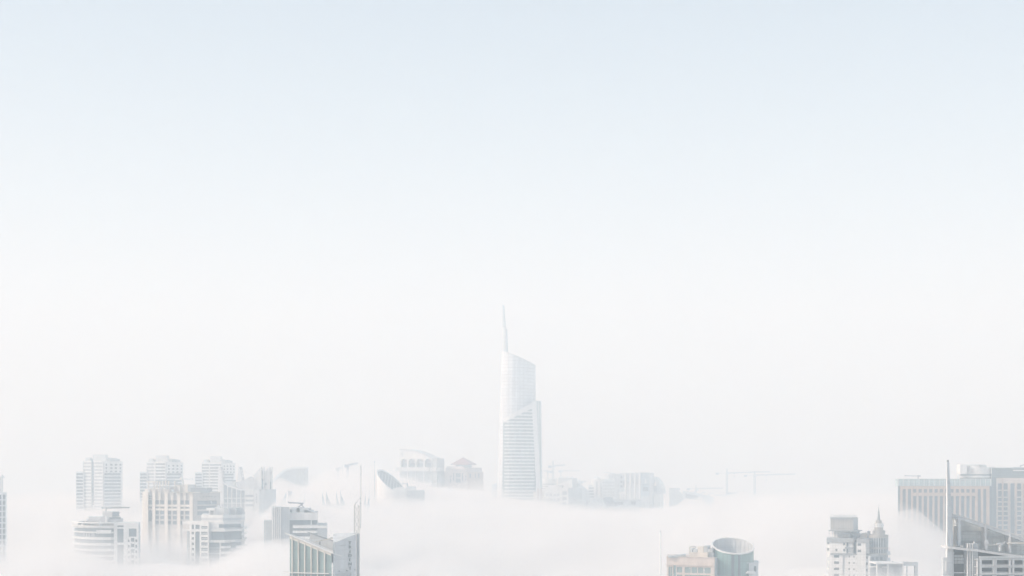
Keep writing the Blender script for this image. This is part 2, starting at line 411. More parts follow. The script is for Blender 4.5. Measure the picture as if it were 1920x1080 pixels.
# --- cream building with flared piers
b = B('cream_building', 'cream stone building with flared piers and pergola posts on the roof', 'building', 335, 1130, None, (361,.16))
mb = MB(); b.prism(mb, [(267,4),(272,1),(361,0),(412,30),(412,60),(272,60)], 924); b.part('core', mb, 'cream')
mb = MB(); b.prism(mb, [(280,2.6),(320,2.6),(322,30),(280,30)], 917.5, 924); b.part('raised_storey', mb, 'cream_shade')
mb = MB(); b.prism(mb, [(267.5,-2.5),(276.6,-3),(277.6,6),(268,6)], 922.3); b.prism(mb, [(271.5,-3.4),(277.8,-3.4),(278,1),(272,1)], 917); b.part('corner_pier', mb, 'cream')
def flared(px0, px1, top, yb):
    mb = MB(); prof = [(1.5, None),(1.5, top+14),(1.8, top+7),(2.6, top+2.5),(3.6, top)]
    for k in range(len(prof)-1):
        o0, y0_ = prof[k]; o1, y1_ = prof[k+1]; z0 = (b.Z(yb) if yb else 0) if y0_ is None else b.Z(y0_); z1 = b.Z(y1_)
        q = lambda px, o, e=0: (b.P(px, -o)[0]-e, b.P(px, -o)[1])
        mb.loft([q(px0,o0)+(z0,),q(px1,o0)+(z0,),q(px1,-.3)+(z0,),q(px0,-.3)+(z0,)], [q(px0,o1,(o1-1.5)*.9)+(z1,),q(px1,o1)+(z1,),q(px1,-.3)+(z1,),q(px0,-.3,(o1-1.5)*.9)+(z1,)])
    b.part('pier', mb, 'cream')
for x0, x1, t in ((285.5,291,916.2),(308.8,314.6,917),(332.4,338,922.6),(355.8,361,922.6)): flared(x0, x1, t, None)
for x0, x1, t in ((297.3,301.3,917),(320.6,325.2,923),(344.6,348.6,923)): flared(x0, x1, t, 938)
W = Wall(b, (272,1), (361,0)); mb = MB(); hs = []
for x0, x1, xm0, xm1 in ((292,308.5,298.5,301),(315.5,332,321.5,324.5),(339,355.5,345,348)):
    for ya, yb in ((938.5,946),(951,953.6),(958,965),(967.5,974),(977,984)):
        hs += [(x0, xm0, ya, yb), (xm1, x1, ya, yb)]
for ya, yb in ((930,932),(934,936),(938,946.3),(951,953.4),(958,978)): hs.append((279,285.2,ya,yb))
W.facade(mb, 272, 361, 924, None, hs, 'glass', .5); b.part('facade', mb, 'cream_shade')
mb = MB(); W.slab(mb, 278.4, 361, 946.6, 949.8, .5, 1.3); W.slab(mb, 278.4, 361, 954, 957.4, .5, 1.3); b.part('sill_band', mb, 'cream')
W = Wall(b, (361,0), (412,30)); mb = MB()
hs = [(x-.8, x+.9, 930.2, 933.4) for x in (376,381.2,386.4,391.6,396.8,402)]
hs += [(369,405.5,939.3,946.4),(369,405,949,955.5),(369,405,959,966)]
W.facade(mb, 361.2, 411.8, 923, None, hs, 'glass', .5); b.part('side_facade', mb, 'cream_shade')
mb = MB(); W.slab(mb, 361, 413, 922.4, 924, .4, 1.6); b.part('cornice', mb, 'cream')
o = text('Y', (0,0,0), 2.6, math.atan2(W.t.y, W.t.x), 'plain', b.o, 'emblem'); pq = W.p0+W.t*W.u(395)+W.n*.5; o.location = (pq.x, pq.y, b.Z(945.5))
mb = MB()
b.bx(mb, 274.2, 291, 902.6, 904.8, 3, 13); b.part('pergola_slab', mb, 'cream')
for px in (277.7,288.3,294.4,299.2,305,310.4,315.8,327):
    mb = MB(); b.bx(mb, px-.7, px+.7, 904.8 if px < 290 else 903.4, 918, 5, 5.5); b.bx(mb, px-.9, px+.9, 901.6, 904.9, 4.6, 6) if px > 290 and px != 299.2 else None; b.part('pergola_post', mb, 'cream')
mb = MB(); b.bx(mb, 292.5, 333, 903.2, 904.9, 5.6, 6.1); b.part('pergola_beam', mb, 'mgrey')
mb = MB(); b.bx(mb, 301, 326, 912, 914.2, 4, 10); b.bx(mb, 301.5, 303, 912, 918, 4, 5); b.bx(mb, 312.5, 314, 912, 918, 4, 5); b.bx(mb, 318, 325, 914.2, 918, 5, 9); b.part('roof_frame', mb, 'grey')
mb = MB(); b.bx(mb, 326.5, 337.6, 909, 923, 8, 15); b.bx(mb, 338, 346, 911, 923, 10, 18); b.bx(mb, 346, 352, 908.5, 923, 9, 20); b.part('lift_house', mb, 'cream')
mb = MB(); q = [(352.2,923),(352.2,909.2),(364,909),(366,911),(366.8,914),(366.8,923)]
mb.loft([(b.X(x,10),10,b.Z(y)) for x, y in q], [(b.X(x,22),22,b.Z(y)) for x, y in q]); b.part('tank', mb, 'grey')
mb = MB(); b.bx(mb, 357.5, 387.6, 914.6, 924, 6, 22); b.part('plant_screen', mb, 'dgrey')
c = B('roof_crane', 'small white roof crane with round counterweight above the cream building', 'crane', 344, 1150)
c.part('mast', MB().tube((0,0,c.Z(911)), (0,0,c.Z(903)), .45).tube((0,0,c.Z(903)), (c.X(342),0,c.Z(898)), .5), 'csteel')
c.part('jib', MB().tube((c.X(341),0,c.Z(898)), (c.X(360),0,c.Z(898.5)), .3, .2).box(c.X(360), c.X(362), -.4, .4, c.Z(899.6), c.Z(897)), 'wsteel')
c.part('counterweight', MB().lathe(c.X(339.8), 0, [(.3,c.Z(901)),(1.0,c.Z(899.5)),(1.1,c.Z(897)),(.3,c.Z(894.5))], 12), 'plain', smooth=True)

# --- white balcony tower (in front of the cream building)
b = B('balcony_tower', 'white tower with framed left wing and stacked curved balconies on its right', 'tower', 402, 980, None, (392,.2))
mb = MB(); b.prism(mb, [(392,2),(420,0),(452,12),(458,26),(458,46),(380,46),(380,2)], 978.5); b.part('core', mb, 'pale')
mb = MB(); b.prism(mb, [(356.5,-1),(391.8,-1),(391.8,20),(356.5,20)], 979); b.part('wing_core', mb, 'pale')
mb = MB(); b.prism(mb, [(350.5,3),(356.4,1.5),(356.4,18),(350.5,18)], 994); b.part('glazed_corner', mb, 'pglass')
W = Wall(b, (342.6,-1), (391.8,-1)); mb = MB()
hs = [(342.9,356.3,984.2,992.4),(360,364.5,984.2,992.4),(367,375,984.2,992.4),(377.8,390,986.5,991.6)]
for i in range(9):
    y = 997+10.1*i; hs += [(360,364.5,y+.6,y+5.2),(377.8,390,y,y+5.4)]
hs.append((367,375,997,1079))
W.plate(mb, 342.6, 391.9, 978, 996.4, hs); W.plate(mb, 356.5, 391.9, 996.4, None, hs)
mb.v = mb.v
b.part('wing_frame', mb, 'white')
W.panes([h for h in hs if h[0] > 358]); mb = MB(); W.slab(mb, 343, 356.2, 984.4, 992.2, -8, -7.7); b.part('window', mb, 'glass')
mb = MB(); b.bx(mb, 342.6, 356.5, 978, 984, -1, 18); b.bx(mb, 342.6, 356.5, 992.4, 996.4, -1, 18); b.part('overhang', mb, 'white')
mb = MB()
for i in range(9):
    y = 989.3+10.1*i; W.slab(mb, 378, 389.8, y, y+1.0, .2, .34)
b.part('transom', mb, 'pale')
tier = [(378,6),(418,4),(452,16),(458,30)]
T = b.plan(tier)
mb = MB(); b.prism(mb, tier+[(458,44),(380,44)], 966.2, 978.5); b.part('upper_tier', mb, 'pale')
mb = MB(); mb.ribbon(T, b.Z(972), b.Z(966), 0, .5); mb.ribbon(T, b.Z(979), b.Z(976.2), 0, .5); b.part('tier_band', mb, 'white')
b.part('window', MB().ribbon(T, b.Z(976), b.Z(972.2), .05, .2), 'lgrey')
e = [(392,2),(420,0),(452,12),(458,26)]
E = b.plan(e)
W1 = Wall(b, e[0], e[1]); W2 = Wall(b, e[1], e[2])
mb = MB(); W2.slab(mb, 420, 452, 978.4, 982.5, 0, .4); W1.slab(mb, 392, 420, 978.4, 997, 0, .35); b.part('upper_wall', mb, 'white')
mb = MB(); W1.slab(mb, 411, 420, 983, 989.5, .36, .6); W2.slab(mb, 420, 451.5, 983, 989.5, .02, .25); b.part('window', mb, 'glass')
L1 = b.plan([(397,2-.2),(420,0),(449.5,11)]); L2 = b.plan([(392.6,2),(420,0),(455,19)])
b.part('ledge', MB().ribbon(L1, b.Z(996.3), b.Z(992.3), .4, 2.2), 'white')
b.part('ledge', MB().ribbon(L2, b.Z(1017), b.Z(1012.6), .0, 2.0), 'white')
b.part('window', MB().ribbon(b.plan([(397,2-.2),(420,0),(452,12)]), b.Z(1012.4), b.Z(997), .36, .55), 'glass')
for i in range(6): b.part('window', MB().ribbon(b.plan([(392.8,2),(412.6,.6)]), b.Z(1027+10.3*i), b.Z(1017.6+10.3*i), .05, .25), 'glass')
mb = MB()
for i in range(6): mb.ribbon(b.plan([(392.8,2),(412.6,.6)]), b.Z(1027.8+10.3*i), b.Z(1027.1+10.3*i), 0, .4)
b.part('floor_line', mb, 'pale')
mb = MB(); W1.slab(mb, 412.8, 414.8, 1017, None, 0, 1.0); b.part('pier', mb, 'white')
b.part('glass_shaft', MB().ribbon(b.plan([(430,3.8),(441,7.9)]), 0, b.Z(1017.2), .05, .4), 'glass')
for i in range(6):
    y = 1023.8+10.3*i
    P1 = b.plan([(415,.3),(420,0),(429.5,3.6)])
    mb = MB(); mb.ribbon(P1, b.Z(y+4), b.Z(y), .9, 1.5); mb.ribbon(P1, b.Z(y+4.2), b.Z(y+3.4), 0, .9); b.part('balcony', mb, 'white')
    b.part('window', MB().ribbon(P1, b.Z(y-.1), b.Z(y-5.8), .05, .2), 'glass')
    P2 = b.plan([(440.5,7.8),(452,12),(458,26)])
    mb = MB(); mb.ribbon(P2, b.Z(y+4), b.Z(y), 1.2, 1.8); mb.ribbon(P2, b.Z(y+4.2), b.Z(y+3.4), 0, 1.2); b.part('balcony', mb, 'white')
    b.part('window', MB().ribbon(P2, b.Z(y-.1), b.Z(y-5.8), .05, .2), 'glass')
for i in range(3):
    y = 989.6+10*i; P3 = b.plan([(450.5,11.4),(452,12),(458,26)])
    mb = MB(); mb.ribbon(P3, b.Z(y+3.8), b.Z(y), 1.2, 1.8); mb.ribbon(P3, b.Z(y+4), b.Z(y+3.2), 0, 1.2); b.part('balcony', mb, 'white')
mb = MB(); b.bx(mb, 386.3, 403, 953.4, 957.8, 12, 18); b.bx(mb, 391.8, 393, 957.8, 966.3, 12, 13); b.part('canopy', mb, 'white')
mb = MB(); b.bx(mb, 400.4, 420.4, 953, 966.4, 14, 26); b.bx(mb, 404, 412, 951.2, 953, 15, 20); b.part('lift_house', mb, 'white')
mb = MB()
for x0, x1, y in ((421,430,954.2),(430.2,443,952.8),(443.2,448,955),(448.2,451,958.5),(451.2,453.5,961)): b.bx(mb, x0, x1, y, 966.4, 10+.3*(x0-421), 30)
b.part('cooling_plant', mb, 'grey')
mb = MB(); b.bx(mb, 408, 411, 948, 951.2, 16, 18); b.bx(mb, 414, 422, 946.6, 949, 17, 20); b.bx(mb, 416, 417, 949, 953, 18, 19); b.bx(mb, 393, 402, 960, 966.4, 16, 20); b.part('roof_unit', mb, 'pale')

# --- curved glass building with fins and sails
b = B('sail_roof_building', 'white glazed building with a swooping roof, twin porthole fins and triangular sails', 'building', 462, 1400)
prof = [(408,901),(418.6,908),(424,911),(430,913.6),(440,916),(450,918.6),(460,920)]
cx = lambda px: b.X(px)
mb = MB(); ring = [(px,y) for px, y in prof]
base = [(cx(x),2,0) for x in (418.4,460)]
fr = [(cx(418.4),2,0),(cx(460),2,0)]+[(cx(x),2,b.Z(y)) for x, y in reversed(prof[1:])]
mb.loft(fr, [(p[0],30,p[2]) for p in fr]); b.part('glass_hall', mb, 'pglass')
for i, px in enumerate((419,426.5,434.6,443.2,451.6,459.4)):
    yt = [908,911.8,914.6,916.8,918.9,920][i]
    mb = MB(); b.bx(mb, px-.75, px+.75, yt, None, .6, 2.2); b.part('pier', mb, 'white')
mb = MB()
for y in (933.4,942.6): b.bx(mb, 419, 460, y, y+1.6, 1.2, 2.1)
b.part('floor_band', mb, 'white')
mb = MB()
for y in (928,938.5): b.bx(mb, 419, 460, y, y+.6, 1.5, 2.05)
b.part('transom', mb, 'grey')
rf = [(418,902.5),(421,905.4),(425,908),(430,910.4),(440,913.6),(450,916.6),(460,917.6)]
mb = MB(); q = [(cx(x),b.Z(y)) for x, y in rf]+[(cx(x),b.Z(y+2.6)) for x, y in reversed(rf)]
mb.loft([(x,-1.5,z) for x, z in q], [(x,32,z) for x, z in q]); b.part('swoop_roof', mb, 'plain')
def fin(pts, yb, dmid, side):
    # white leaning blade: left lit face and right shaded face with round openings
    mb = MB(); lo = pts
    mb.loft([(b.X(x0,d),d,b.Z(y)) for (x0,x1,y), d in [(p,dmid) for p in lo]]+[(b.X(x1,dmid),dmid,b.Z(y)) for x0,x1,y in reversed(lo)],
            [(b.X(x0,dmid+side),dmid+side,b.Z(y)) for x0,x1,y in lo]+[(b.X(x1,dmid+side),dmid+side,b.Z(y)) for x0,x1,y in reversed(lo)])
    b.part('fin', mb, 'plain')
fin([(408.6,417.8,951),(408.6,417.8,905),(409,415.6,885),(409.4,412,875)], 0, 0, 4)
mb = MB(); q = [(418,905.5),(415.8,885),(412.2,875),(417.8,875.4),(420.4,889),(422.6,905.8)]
mb.loft([(b.X(x,1),1,b.Z(y)) for x, y in q], [(b.X(x,4),4,b.Z(y)) for x, y in q]); b.part('fin_shaded_side', mb, 'grey')  # shaded right face of the white fin, the shade painted grey
for x, y in ((416.2,882.4),(417.2,887.4),(418.4,892.6)):
    b.part('porthole', MB().add(*(lambda c: (c[0], c[1]))(([(b.X(x,0)+.9*math.cos(t*.5236), -.1+.9, b.Z(y)+1.1*math.sin(t*.5236)) for t in range(12)], [tuple(range(12))]))), 'white')
mb = MB(); q = [(445,901),(447.4,874.6),(448.8,874.6),(454,901.5)]
mb.loft([(b.X(x,12),12,b.Z(y)) for x, y in q], [(b.X(x,16),16,b.Z(y)) for x, y in q]); b.part('fin', mb, 'plain')
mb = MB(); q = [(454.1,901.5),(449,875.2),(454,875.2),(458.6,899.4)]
mb.loft([(b.X(x,12.5),12.5,b.Z(y)) for x, y in q], [(b.X(x,16),16,b.Z(y)) for x, y in q]); b.part('fin_shaded_side', mb, 'grey')  # second fin's right face, also given its shade as grey colour
for x, y in ((453,882.4),(454.2,887.4),(455.4,892.6)):
    b.part('porthole', MB().add([(b.X(x,12)+.9*math.cos(t*.5236), 12.3, b.Z(y)+1.1*math.sin(t*.5236)) for t in range(12)], [tuple(range(12))]), 'white')
mb = MB(); b.prism(mb, [(459.8,-.5),(476,-.5),(478,30),(459.8,30)], 916.4); b.part('middle_block', mb, 'pale')
W = Wall(b, (459.8,-.5), (476,-.5)); mb = MB(); W.facade(mb, 459.8, 476, 916, None, [(460.2,475.4,928,931.6),(460.2,475.4,936.6,940.6),(460.2,475.4,945.5,949)], 'pglass', .6); b.part('middle_facade', mb, 'white')
mb = MB(); b.prism(mb, [(476.4,-1.6),(486,-1.6),(517.6,22),(517.6,40),(476.4,40)], 917.6); b.part('end_block', mb, 'lgrey')
mb = MB(); b.bx(mb, 476.4, 486, 919, None, -2.2, -1.4); b.part('sign_pier', mb, 'white')
mb = MB()
for y in (926.4,931,935.6,940): mb.lathe(b.X(480.4,-2.5), -2.5, [(.55,b.Z(y+2)),(.7,b.Z(y+1)),(.5,b.Z(y-.3))], 8)
b.part('sign_mark', mb, 'grey')
mb = MB(); b.bx(mb, 486, 489, 917, 918.4, -1.8, 2); b.part('parapet', mb, 'grey')
def sail(pts, d0, d1):
    mb = MB(); mb.loft([(b.X(x,d0),d0,b.Z(y)) for x, y in pts], [(b.X(x,d1),d1,b.Z(y)) for x, y in pts]); b.part('sail', mb, 'white')
sail([(475.6,890.6),(480,917.6),(489.3,917.6),(489.3,876)], 4, 8)
sail([(495.6,885.2),(495.6,917.6),(504.6,917.6),(504.6,875.6)], 6, 10)
for x0, x1 in ((489.2,494.6),(504.9,509.8)):
    mb = MB(); b.bx(mb, x0, x0+1.0, 875, 917.5, 3, 8); b.bx(mb, x1-1.0, x1, 875, 917.5, 3, 8); b.bx(mb, x0+1, x1-1, 880, 917.5, 5, 8)
    b.part('twin_fin', mb, 'white')
    mb = MB(); b.bx(mb, x0+1, x1-1, 897.5 if x0 < 500 else 903, 917.4, 4.3, 5); b.part('fin_window', mb, 'glass')
    mb = MB()
    for y in (885.5,888.6)+((898.5,901.5) if x0 > 500 else ()): mb.tube((b.X(x0+.8,4.4),4.4,b.Z(y+1)), (b.X(x1-.8,4.4),4.4,b.Z(y-1)), .22, n=4)
    b.part('brace', mb, 'steel')
mb = MB(); q = [(441,904),(457,900.6),(471.6,893),(475.8,895.4),(480,917.5),(447,916)]
mb.loft([(b.X(x,3),3,b.Z(y)) for x, y in q], [(b.X(x*.6+.4*462,18),18,b.Z(y+1)) for x, y in q]); b.part('tent_roof', mb, 'pale')
mb = MB(); b.bx(mb, 496, 500, 906, 910, 5.2, 6); b.part('window', mb, 'pglass')
b.part('stay', MB().tube((b.X(458,10),10,b.Z(883)), (b.X(478,10),10,b.Z(893)), .06, n=3), 'steel')
mb = MB(); b.bx(mb, 434.4, 440, 905, 911, 8, 14); b.bx(mb, 425, 434, 908.4, 913, 8, 14); b.part('roof_storey', mb, 'white')
c = B('roof_crane', 'grey roof crane arm behind the swooping white roof', 'crane', 437, 1420)
c.part('jib', MB().box(c.X(431), c.X(442), -.6, .6, c.Z(902), c.Z(900.8)).box(c.X(438.5), c.X(442.3), -.9, .9, c.Z(902.8), c.Z(900)), 'steel')
c.part('mast', MB().tube((0,0,c.Z(908)), (0,0,c.Z(901.8)), .6), 'wsteel')

# --- quarter dome hall half behind the fog bank
b = B('quarter_dome_hall', 'blue grey quarter dome hall with pale curved rim, sunk behind the fog bank', 'building', 542, 1900)
q = [(508,930),(508.5,916),(511,905.5),(515,897.6),(522,889.6),(531,883),(541,878.8),(551,876.8),(561,876.2),(571.8,876.4)]
pts = [(b.X(x),b.Z(y)) for x, y in q]
mb = MB(); ring = [(pts[0][0],0)]+pts+[(pts[-1][0],0)]
mb.loft([(x,0,z) for x, z in ring], [(x,30,z) for x, z in ring]); b.part('hall', mb, 'grey')
mb = MB()
out = [(x, z+.9) for x, z in pts]; inn = [(x+(1.6 if i < 5 else .5), z-1.5) for i, (x, z) in enumerate(pts)]
rr = out+inn[::-1]
mb.loft([(x,-2.5,z) for x, z in rr], [(x,31,z) for x, z in rr]); b.part('rim', mb, 'plain')
mb = MB()
for px in (522,532,542,552,562): mb.box(b.X(px)-.25, b.X(px)+.25, -.4, .1, 0, b.Z(889 if px > 530 else 896))
b.part('mullion', mb, 'lgrey')
mb = MB()
for px, y in ((528,884.6),(541,878.4),(551,876.2),(561,875.6)): mb.box(b.X(px)-.6, b.X(px)+.6, 8, 9, b.Z(y+2), b.Z(y-1.3))
b.part('roof_light', mb, 'wsteel')

# --- far crane heads showing above the fog bank
crane('crane head with a short rising jib showing above the fog beside the thin pole', 651.8, 1750, 873, 872.6, 646, 671, 869.4, 1.4, .35, hook=None, m='steel')
crane('lowest crane jib just grazing the top of the fog bank', 634, 1800, 877, 878.6, 630, 643, 877.6, 1.2, .3, m='steel')

# --- towers swallowed by the fog, only their spiked crowns hint through
def spiked(label, px0, px1, D, ytop, spikes, yb=946):
    b = B('spiked_crown_tower', label, 'tower', (px0+px1)/2, D, 'spiked crown towers inside the fog')
    mb = MB(); b.prism(mb, [(px0,0),(px1,0),(px1,24),(px0,24)], yb); b.part('body', mb, 'pale')
    for px, side, yt, wd in spikes:
        q = [(px,yb+1),(px,yt),(px-side*.5,yt+4),(px-side*wd*.22,yt+11),(px-side*wd*.5,yt+18),(px-side*wd,yb+1)]
        mb = MB(); mb.loft([(b.X(x,1),1,b.Z(y)) for x, y in q], [(b.X(x,4),4,b.Z(y)) for x, y in q]); b.part('spike', mb, 'grey')
    return b
b = spiked('spiked crown tower with a pillared cupola, faint above the ghostly banded block', 524, 573, 1300, 920, ((536.6,1,920,14),(549.6,-1,920.6,3),(564,1,920.5,7),(572,1,920,7)))
mb = MB()
for px in (541,544,546.5): b.bx(mb, px-.6, px+.6, 919.5 if px == 541 else 921, 946, 2, 4)
b.bx(mb, 541, 547, 925.5, 928.5, 2.4, 3.6); b.part('cupola', mb, 'pale')
spiked('faintest spiked crown tower, right of the pillared cupola one', 603.5, 645, 1330, 919, ((604.2,-1,918.5,6),(611.6,-1,918.5,10),(630.6,-1,919,6),(638.4,-1,919,10)))
spiked('spiked crown tower lost in fog right of the lattice mast', 684, 694, 1300, 918, ((685.4,1,924,4),(692.8,1,918.6,4)))

# --- ghostly banded block
b = B('banded_block', 'ghostly blue grey block with ribbed left pier and white balcony bands, veiled by fog', 'building', 550, 900)
mb = MB(); b.prism(mb, [(495,4),(509.4,4),(509.4,26),(495,26)], 977); b.part('left_wing', mb, 'grey')
mb = MB(); b.prism(mb, [(509.4,0),(528,0),(528,26),(509.4,26)], 951); b.part('ribbed_pier', mb, 'grey')
mb = MB()
for px in (511.2,514.4,517.8,521.4,525.2): b.bx(mb, px-.8, px+.8, 950, None, -.9, .1)
b.part('rib', mb, 'white')
mb = MB(); b.prism(mb, [(528,3),(596,3),(596,28),(528,28)], 961.4); b.prism(mb, [(528,1),(543,1),(543,4),(528,4)], 950.6); b.part('body', mb, 'grey')
W = Wall(b, (528,3), (596,3)); mb = MB()
hs = [(531.5,595.6,975.4,984),(531.5,549,984,1060),(549,595.6,990.6,995),(549,595.6,999.6,1006),(549,595.6,1010,1017)]
W.facade(mb, 528, 596, 961.4, None, hs, 'glass', .5); b.part('facade', mb, 'pale')
for pa, pb_, ya, yb in ((549,613.5,985.8,990.2),(549,592.5,995.4,999.2),(549,592.5,1006.2,1010)):
    mb = MB(); b.bx(mb, pa, pb_, ya, yb, 0, 2.3); b.part('balcony', mb, 'white')
mb = MB(); b.bx(mb, 582.8, 584, 975.4, 984, 2, 2.7); b.part('mullion', mb, 'white')
mb = MB(); b.prism(mb, [(596,5),(613.5,8),(613.5,30),(596,30)], 983); b.part('right_wing', mb, 'grey')
mb = MB()
for x0, x1, y in ((535,548,955.6),(544,562,951.6),(556,578,953),(570,583,957),(578,590.6,959.4)): b.bx(mb, x0, x1, y, 961.6, 8, 22)
b.part('roof_plant', mb, 'lgrey')
c = B('roof_crane', 'pale roof crane arm on the ghostly banded block', 'crane', 561, 912)
c.part('jib', MB().tube((c.X(539.5),0,c.Z(940.5)), (c.X(541),0,c.Z(942.4)), .25).tube((c.X(541),0,c.Z(942.4)), (c.X(569),0,c.Z(943.6)), .4), 'steel')
c.part('mast', MB().tube((c.X(569),0,c.Z(943.6)), (c.X(558),0,c.Z(951.8)), .35).tube((c.X(562),0,c.Z(943.4)), (c.X(570),0,c.Z(952)), .35), 'steel')

# --- near glass tower with the vertical sign
b = B('sign_tower', 'teal glass tower with sloped butterfly roof and large vertical letters on its grey side', 'tower', 606, 560)
zt = lambda px: b.Z(1005.5+(px-543.5)*(1037-1005.5)/(622-543.5))
G0, G1 = (543.5,7), (622,0)
mb = MB(); vs = b.plan([G0, G1]); p0, p1 = vs
W = Wall(b, G0, G1)
back = [b.P(622,16), b.P(543.5,22)]
def slope(x, y):
    r = Vector((x,y))-W.p0; return zt(543.5+r.dot(W.t)/W.len*78.5)-.25*max(0,-r.dot(W.n)-.1)-.1
mb.prism([tuple(W.p0), tuple(W.p1)]+back, 0, slope); b.part('glass_block', mb, 'teal')
mb = MB()
for px in (549,560.6,572.6,584.6,596.6,609.6):
    u = W.u(px); W.slabm(mb, u-.2, u+.2, 0, slope(*(W.p0+W.t*u))-.3, 0, .55)
b.part('pier', mb, 'csteel')
mb = MB()
q = lambda px, dz, o: (lambda c: (c.x, c.y, zt(px)+dz))(W.p0+W.t*((px-543.5)/78.5*W.len)+W.n*o)
mb.loft([q(544,-1.0,.05),q(544,-1.0,.35),q(621.5,-1.0,.35),q(621.5,-1.0,.05)], [q(544,-.1,.05),q(544,-.1,.35),q(621.5,-.1,.35),q(621.5,-.1,.05)]); b.part('spandrel', mb, 'csteel')
mb = MB(); lo = [q(537,.25,1.0),q(625.5,.1,1.0),q(625.5,-2.2,-11),q(537,-2.0,-11)]
mb.loft(lo, [(x,y,z+.34) for x, y, z in lo]); b.part('sloped_roof', mb, 'wsteel')
mb = MB(); u0, u1 = W.u(533), W.u(619)
W.slabm(mb, u0, u1, b.Z(1076.2), b.Z(1074.6), 0, 1.1); b.part('ledge', mb, 'wsteel')
mb = MB()
for k in range(12): W.slabm(mb, u0+1+k*1.2, u0+1.06+k*1.2, b.Z(1074.6), b.Z(1073.2), .9, .96)
b.part('ledge_rail', mb, 'steel')
mb = MB()
for y in (1024,1040,1057): W.slabm(mb, W.u(544), W.u(621), b.Z(y+.3), min(b.Z(y),b.Z(y)), 0, .08) if y > 1038 else W.slabm(mb, W.u(544), W.u(544+ (y-1008)*2.2), b.Z(y+.3), b.Z(y), 0, .08)
b.part('transom', mb, 'steel')
# grey side with the letters
S0, S1 = (624.5,0), (667.6,13)
V = Wall(b, S0, S1)
def vtop(x, y):
    u = (Vector((x,y))-V.p0).dot(V.t)/V.len; u = max(0,min(1,u)); px = 624.5+43.1*u
    return b.Z(1018.5) + (b.Z(1003.6)-b.Z(1018.5))*max(0,(px-624.5)/43.1)
mb = MB(); ps = [V.p0+V.t*(V.len*k/6) for k in range(7)]
mb.prism([tuple(p) for p in ps]+[b.P(667.6,26), b.P(624.5,18)], 0, vtop); b.part('side_block', mb, 'lgrey')
mb = MB(); W3 = Wall(b, (582,20), (626,17))
mb.loft([b.P(581,19)+(b.Z(1060),), b.P(626,16)+(b.Z(1060),), b.P(626,17)+(b.Z(1060),), b.P(581,20)+(b.Z(1060),)], [b.P(581,19)+(b.Z(1001.2),), b.P(626,16)+(b.Z(1018.4),), b.P(626,17)+(b.Z(1018.4),), b.P(581,20)+(b.Z(1001.2),)]); b.part('back_wall', mb, 'lgrey')
mb = MB(); mb.loft([b.P(575.6,18.6)+(b.Z(1001.2),), b.P(627,15.6)+(b.Z(1019),), b.P(627,17.6)+(b.Z(1019),), b.P(575.6,20.6)+(b.Z(1001.2),)], [b.P(575.6,18.6)+(b.Z(1000.2),), b.P(627,15.6)+(b.Z(1017.8),), b.P(627,17.6)+(b.Z(1017.8),), b.P(575.6,20.6)+(b.Z(1000.2),)]); b.part('coping', mb, 'steel')
ang = math.atan2(V.t.y, V.t.x)
for k, ch in enumerate('TRIDENT'):
    u = V.u(655.4); c = V.p0+V.t*u+V.n*.25
    text(ch, (c.x, c.y, b.Z(1022.8+8.05*k)), 1.6, ang, 'letter', b.o, 'letter', .1, 1.0/math.cos(ang)*.82)
mb = MB()
for k in range(7):
    px = 636.5+2*k; V.slab(mb, px, px+1.5, 1023+.4*((k*5)%3), 1024.1+.4*((k*5)%3), 0, .12)
b.part('small_sign', mb, 'grey')
mb = MB(); V.slab(mb, 625, 658, 1074.6, 1075.8, 0, .5); V.slab(mb, 657, 658.2, 1075.8, None, 0, .5); b.part('recess_frame', mb, 'lgrey')
mb = MB(); V.slab(mb, 625.2, 656.8, 1075.9, None, .02, .12); b.part('recess', mb, 'grey')
mb = MB()
for px in (634.5,649,664): V.slab(mb, px, px+.7, 1071, 1072.4, 0, .5)
b.part('wall_lamp', mb, 'dgrey')
mb = MB(); V.slab(mb, 625.6, 627, 1015, None, 0, .35); b.part('corner_trim', mb, 'lgrey')
# open lattice strip on the far corner
z0, z1 = 80, b.Z(1003.2)
xa, xb = b.X(668.2,14), b.X(673,14)
mb = MB(); mb.box(xa, xb, 14.4, 17, 0, z1); b.part('corner_shaft', mb, 'grey')
mb = MB(); z = b.Z(1085)
mb.box(xa, xa+.12, 14, 14.3, z-20, z1); mb.box(xb-.12, xb, 14, 14.3, z-20, z1)
while z < z1-1.2:
    mb.tube((xa,14.2,z),(xb,14.2,z+1.2),.05,n=4); mb.tube((xb,14.2,z),(xa,14.2,z+1.2),.05,n=4); z += 1.2
b.part('corner_lattice', mb, 'wsteel')
c = B('roof_gantry', 'cream window cleaning arm lying across the sloped roof of the lettered tower', 'crane', 616, 574)
c.part('arm', MB().loft([(c.X(588),-.3,c.Z(1017.6)),(c.X(588),.5,c.Z(1017.6)),(c.X(638),.5,c.Z(1007.5)),(c.X(638),-.3,c.Z(1007.5))], [(c.X(588),-.3,c.Z(1016)),(c.X(588),.5,c.Z(1016)),(c.X(638),.5,c.Z(1003.6)),(c.X(638),-.3,c.Z(1003.6))]), 'csteel')
c.part('hoist', MB().box(c.X(638.4), c.X(640.2), -.5, .7, c.Z(1008.4), c.Z(1003.4)).box(c.X(641.2), c.X(643), -.5, .7, c.Z(1007), c.Z(1002.8)).box(c.X(644.6), c.X(645.4), -.2, .2, c.Z(1009.5), c.Z(1002.6)).box(c.X(640), c.X(645.4), -.1, .3, c.Z(1005.6), c.Z(1004.6)), 'steel')
mb = MB()
for px in (594,603,612,621,630): mb.box(c.X(px)-.14, c.X(px)+.14, -.42, -.28, c.Z(1016-(px-588)*.235+.4), c.Z(1016-(px-588)*.235-.7))
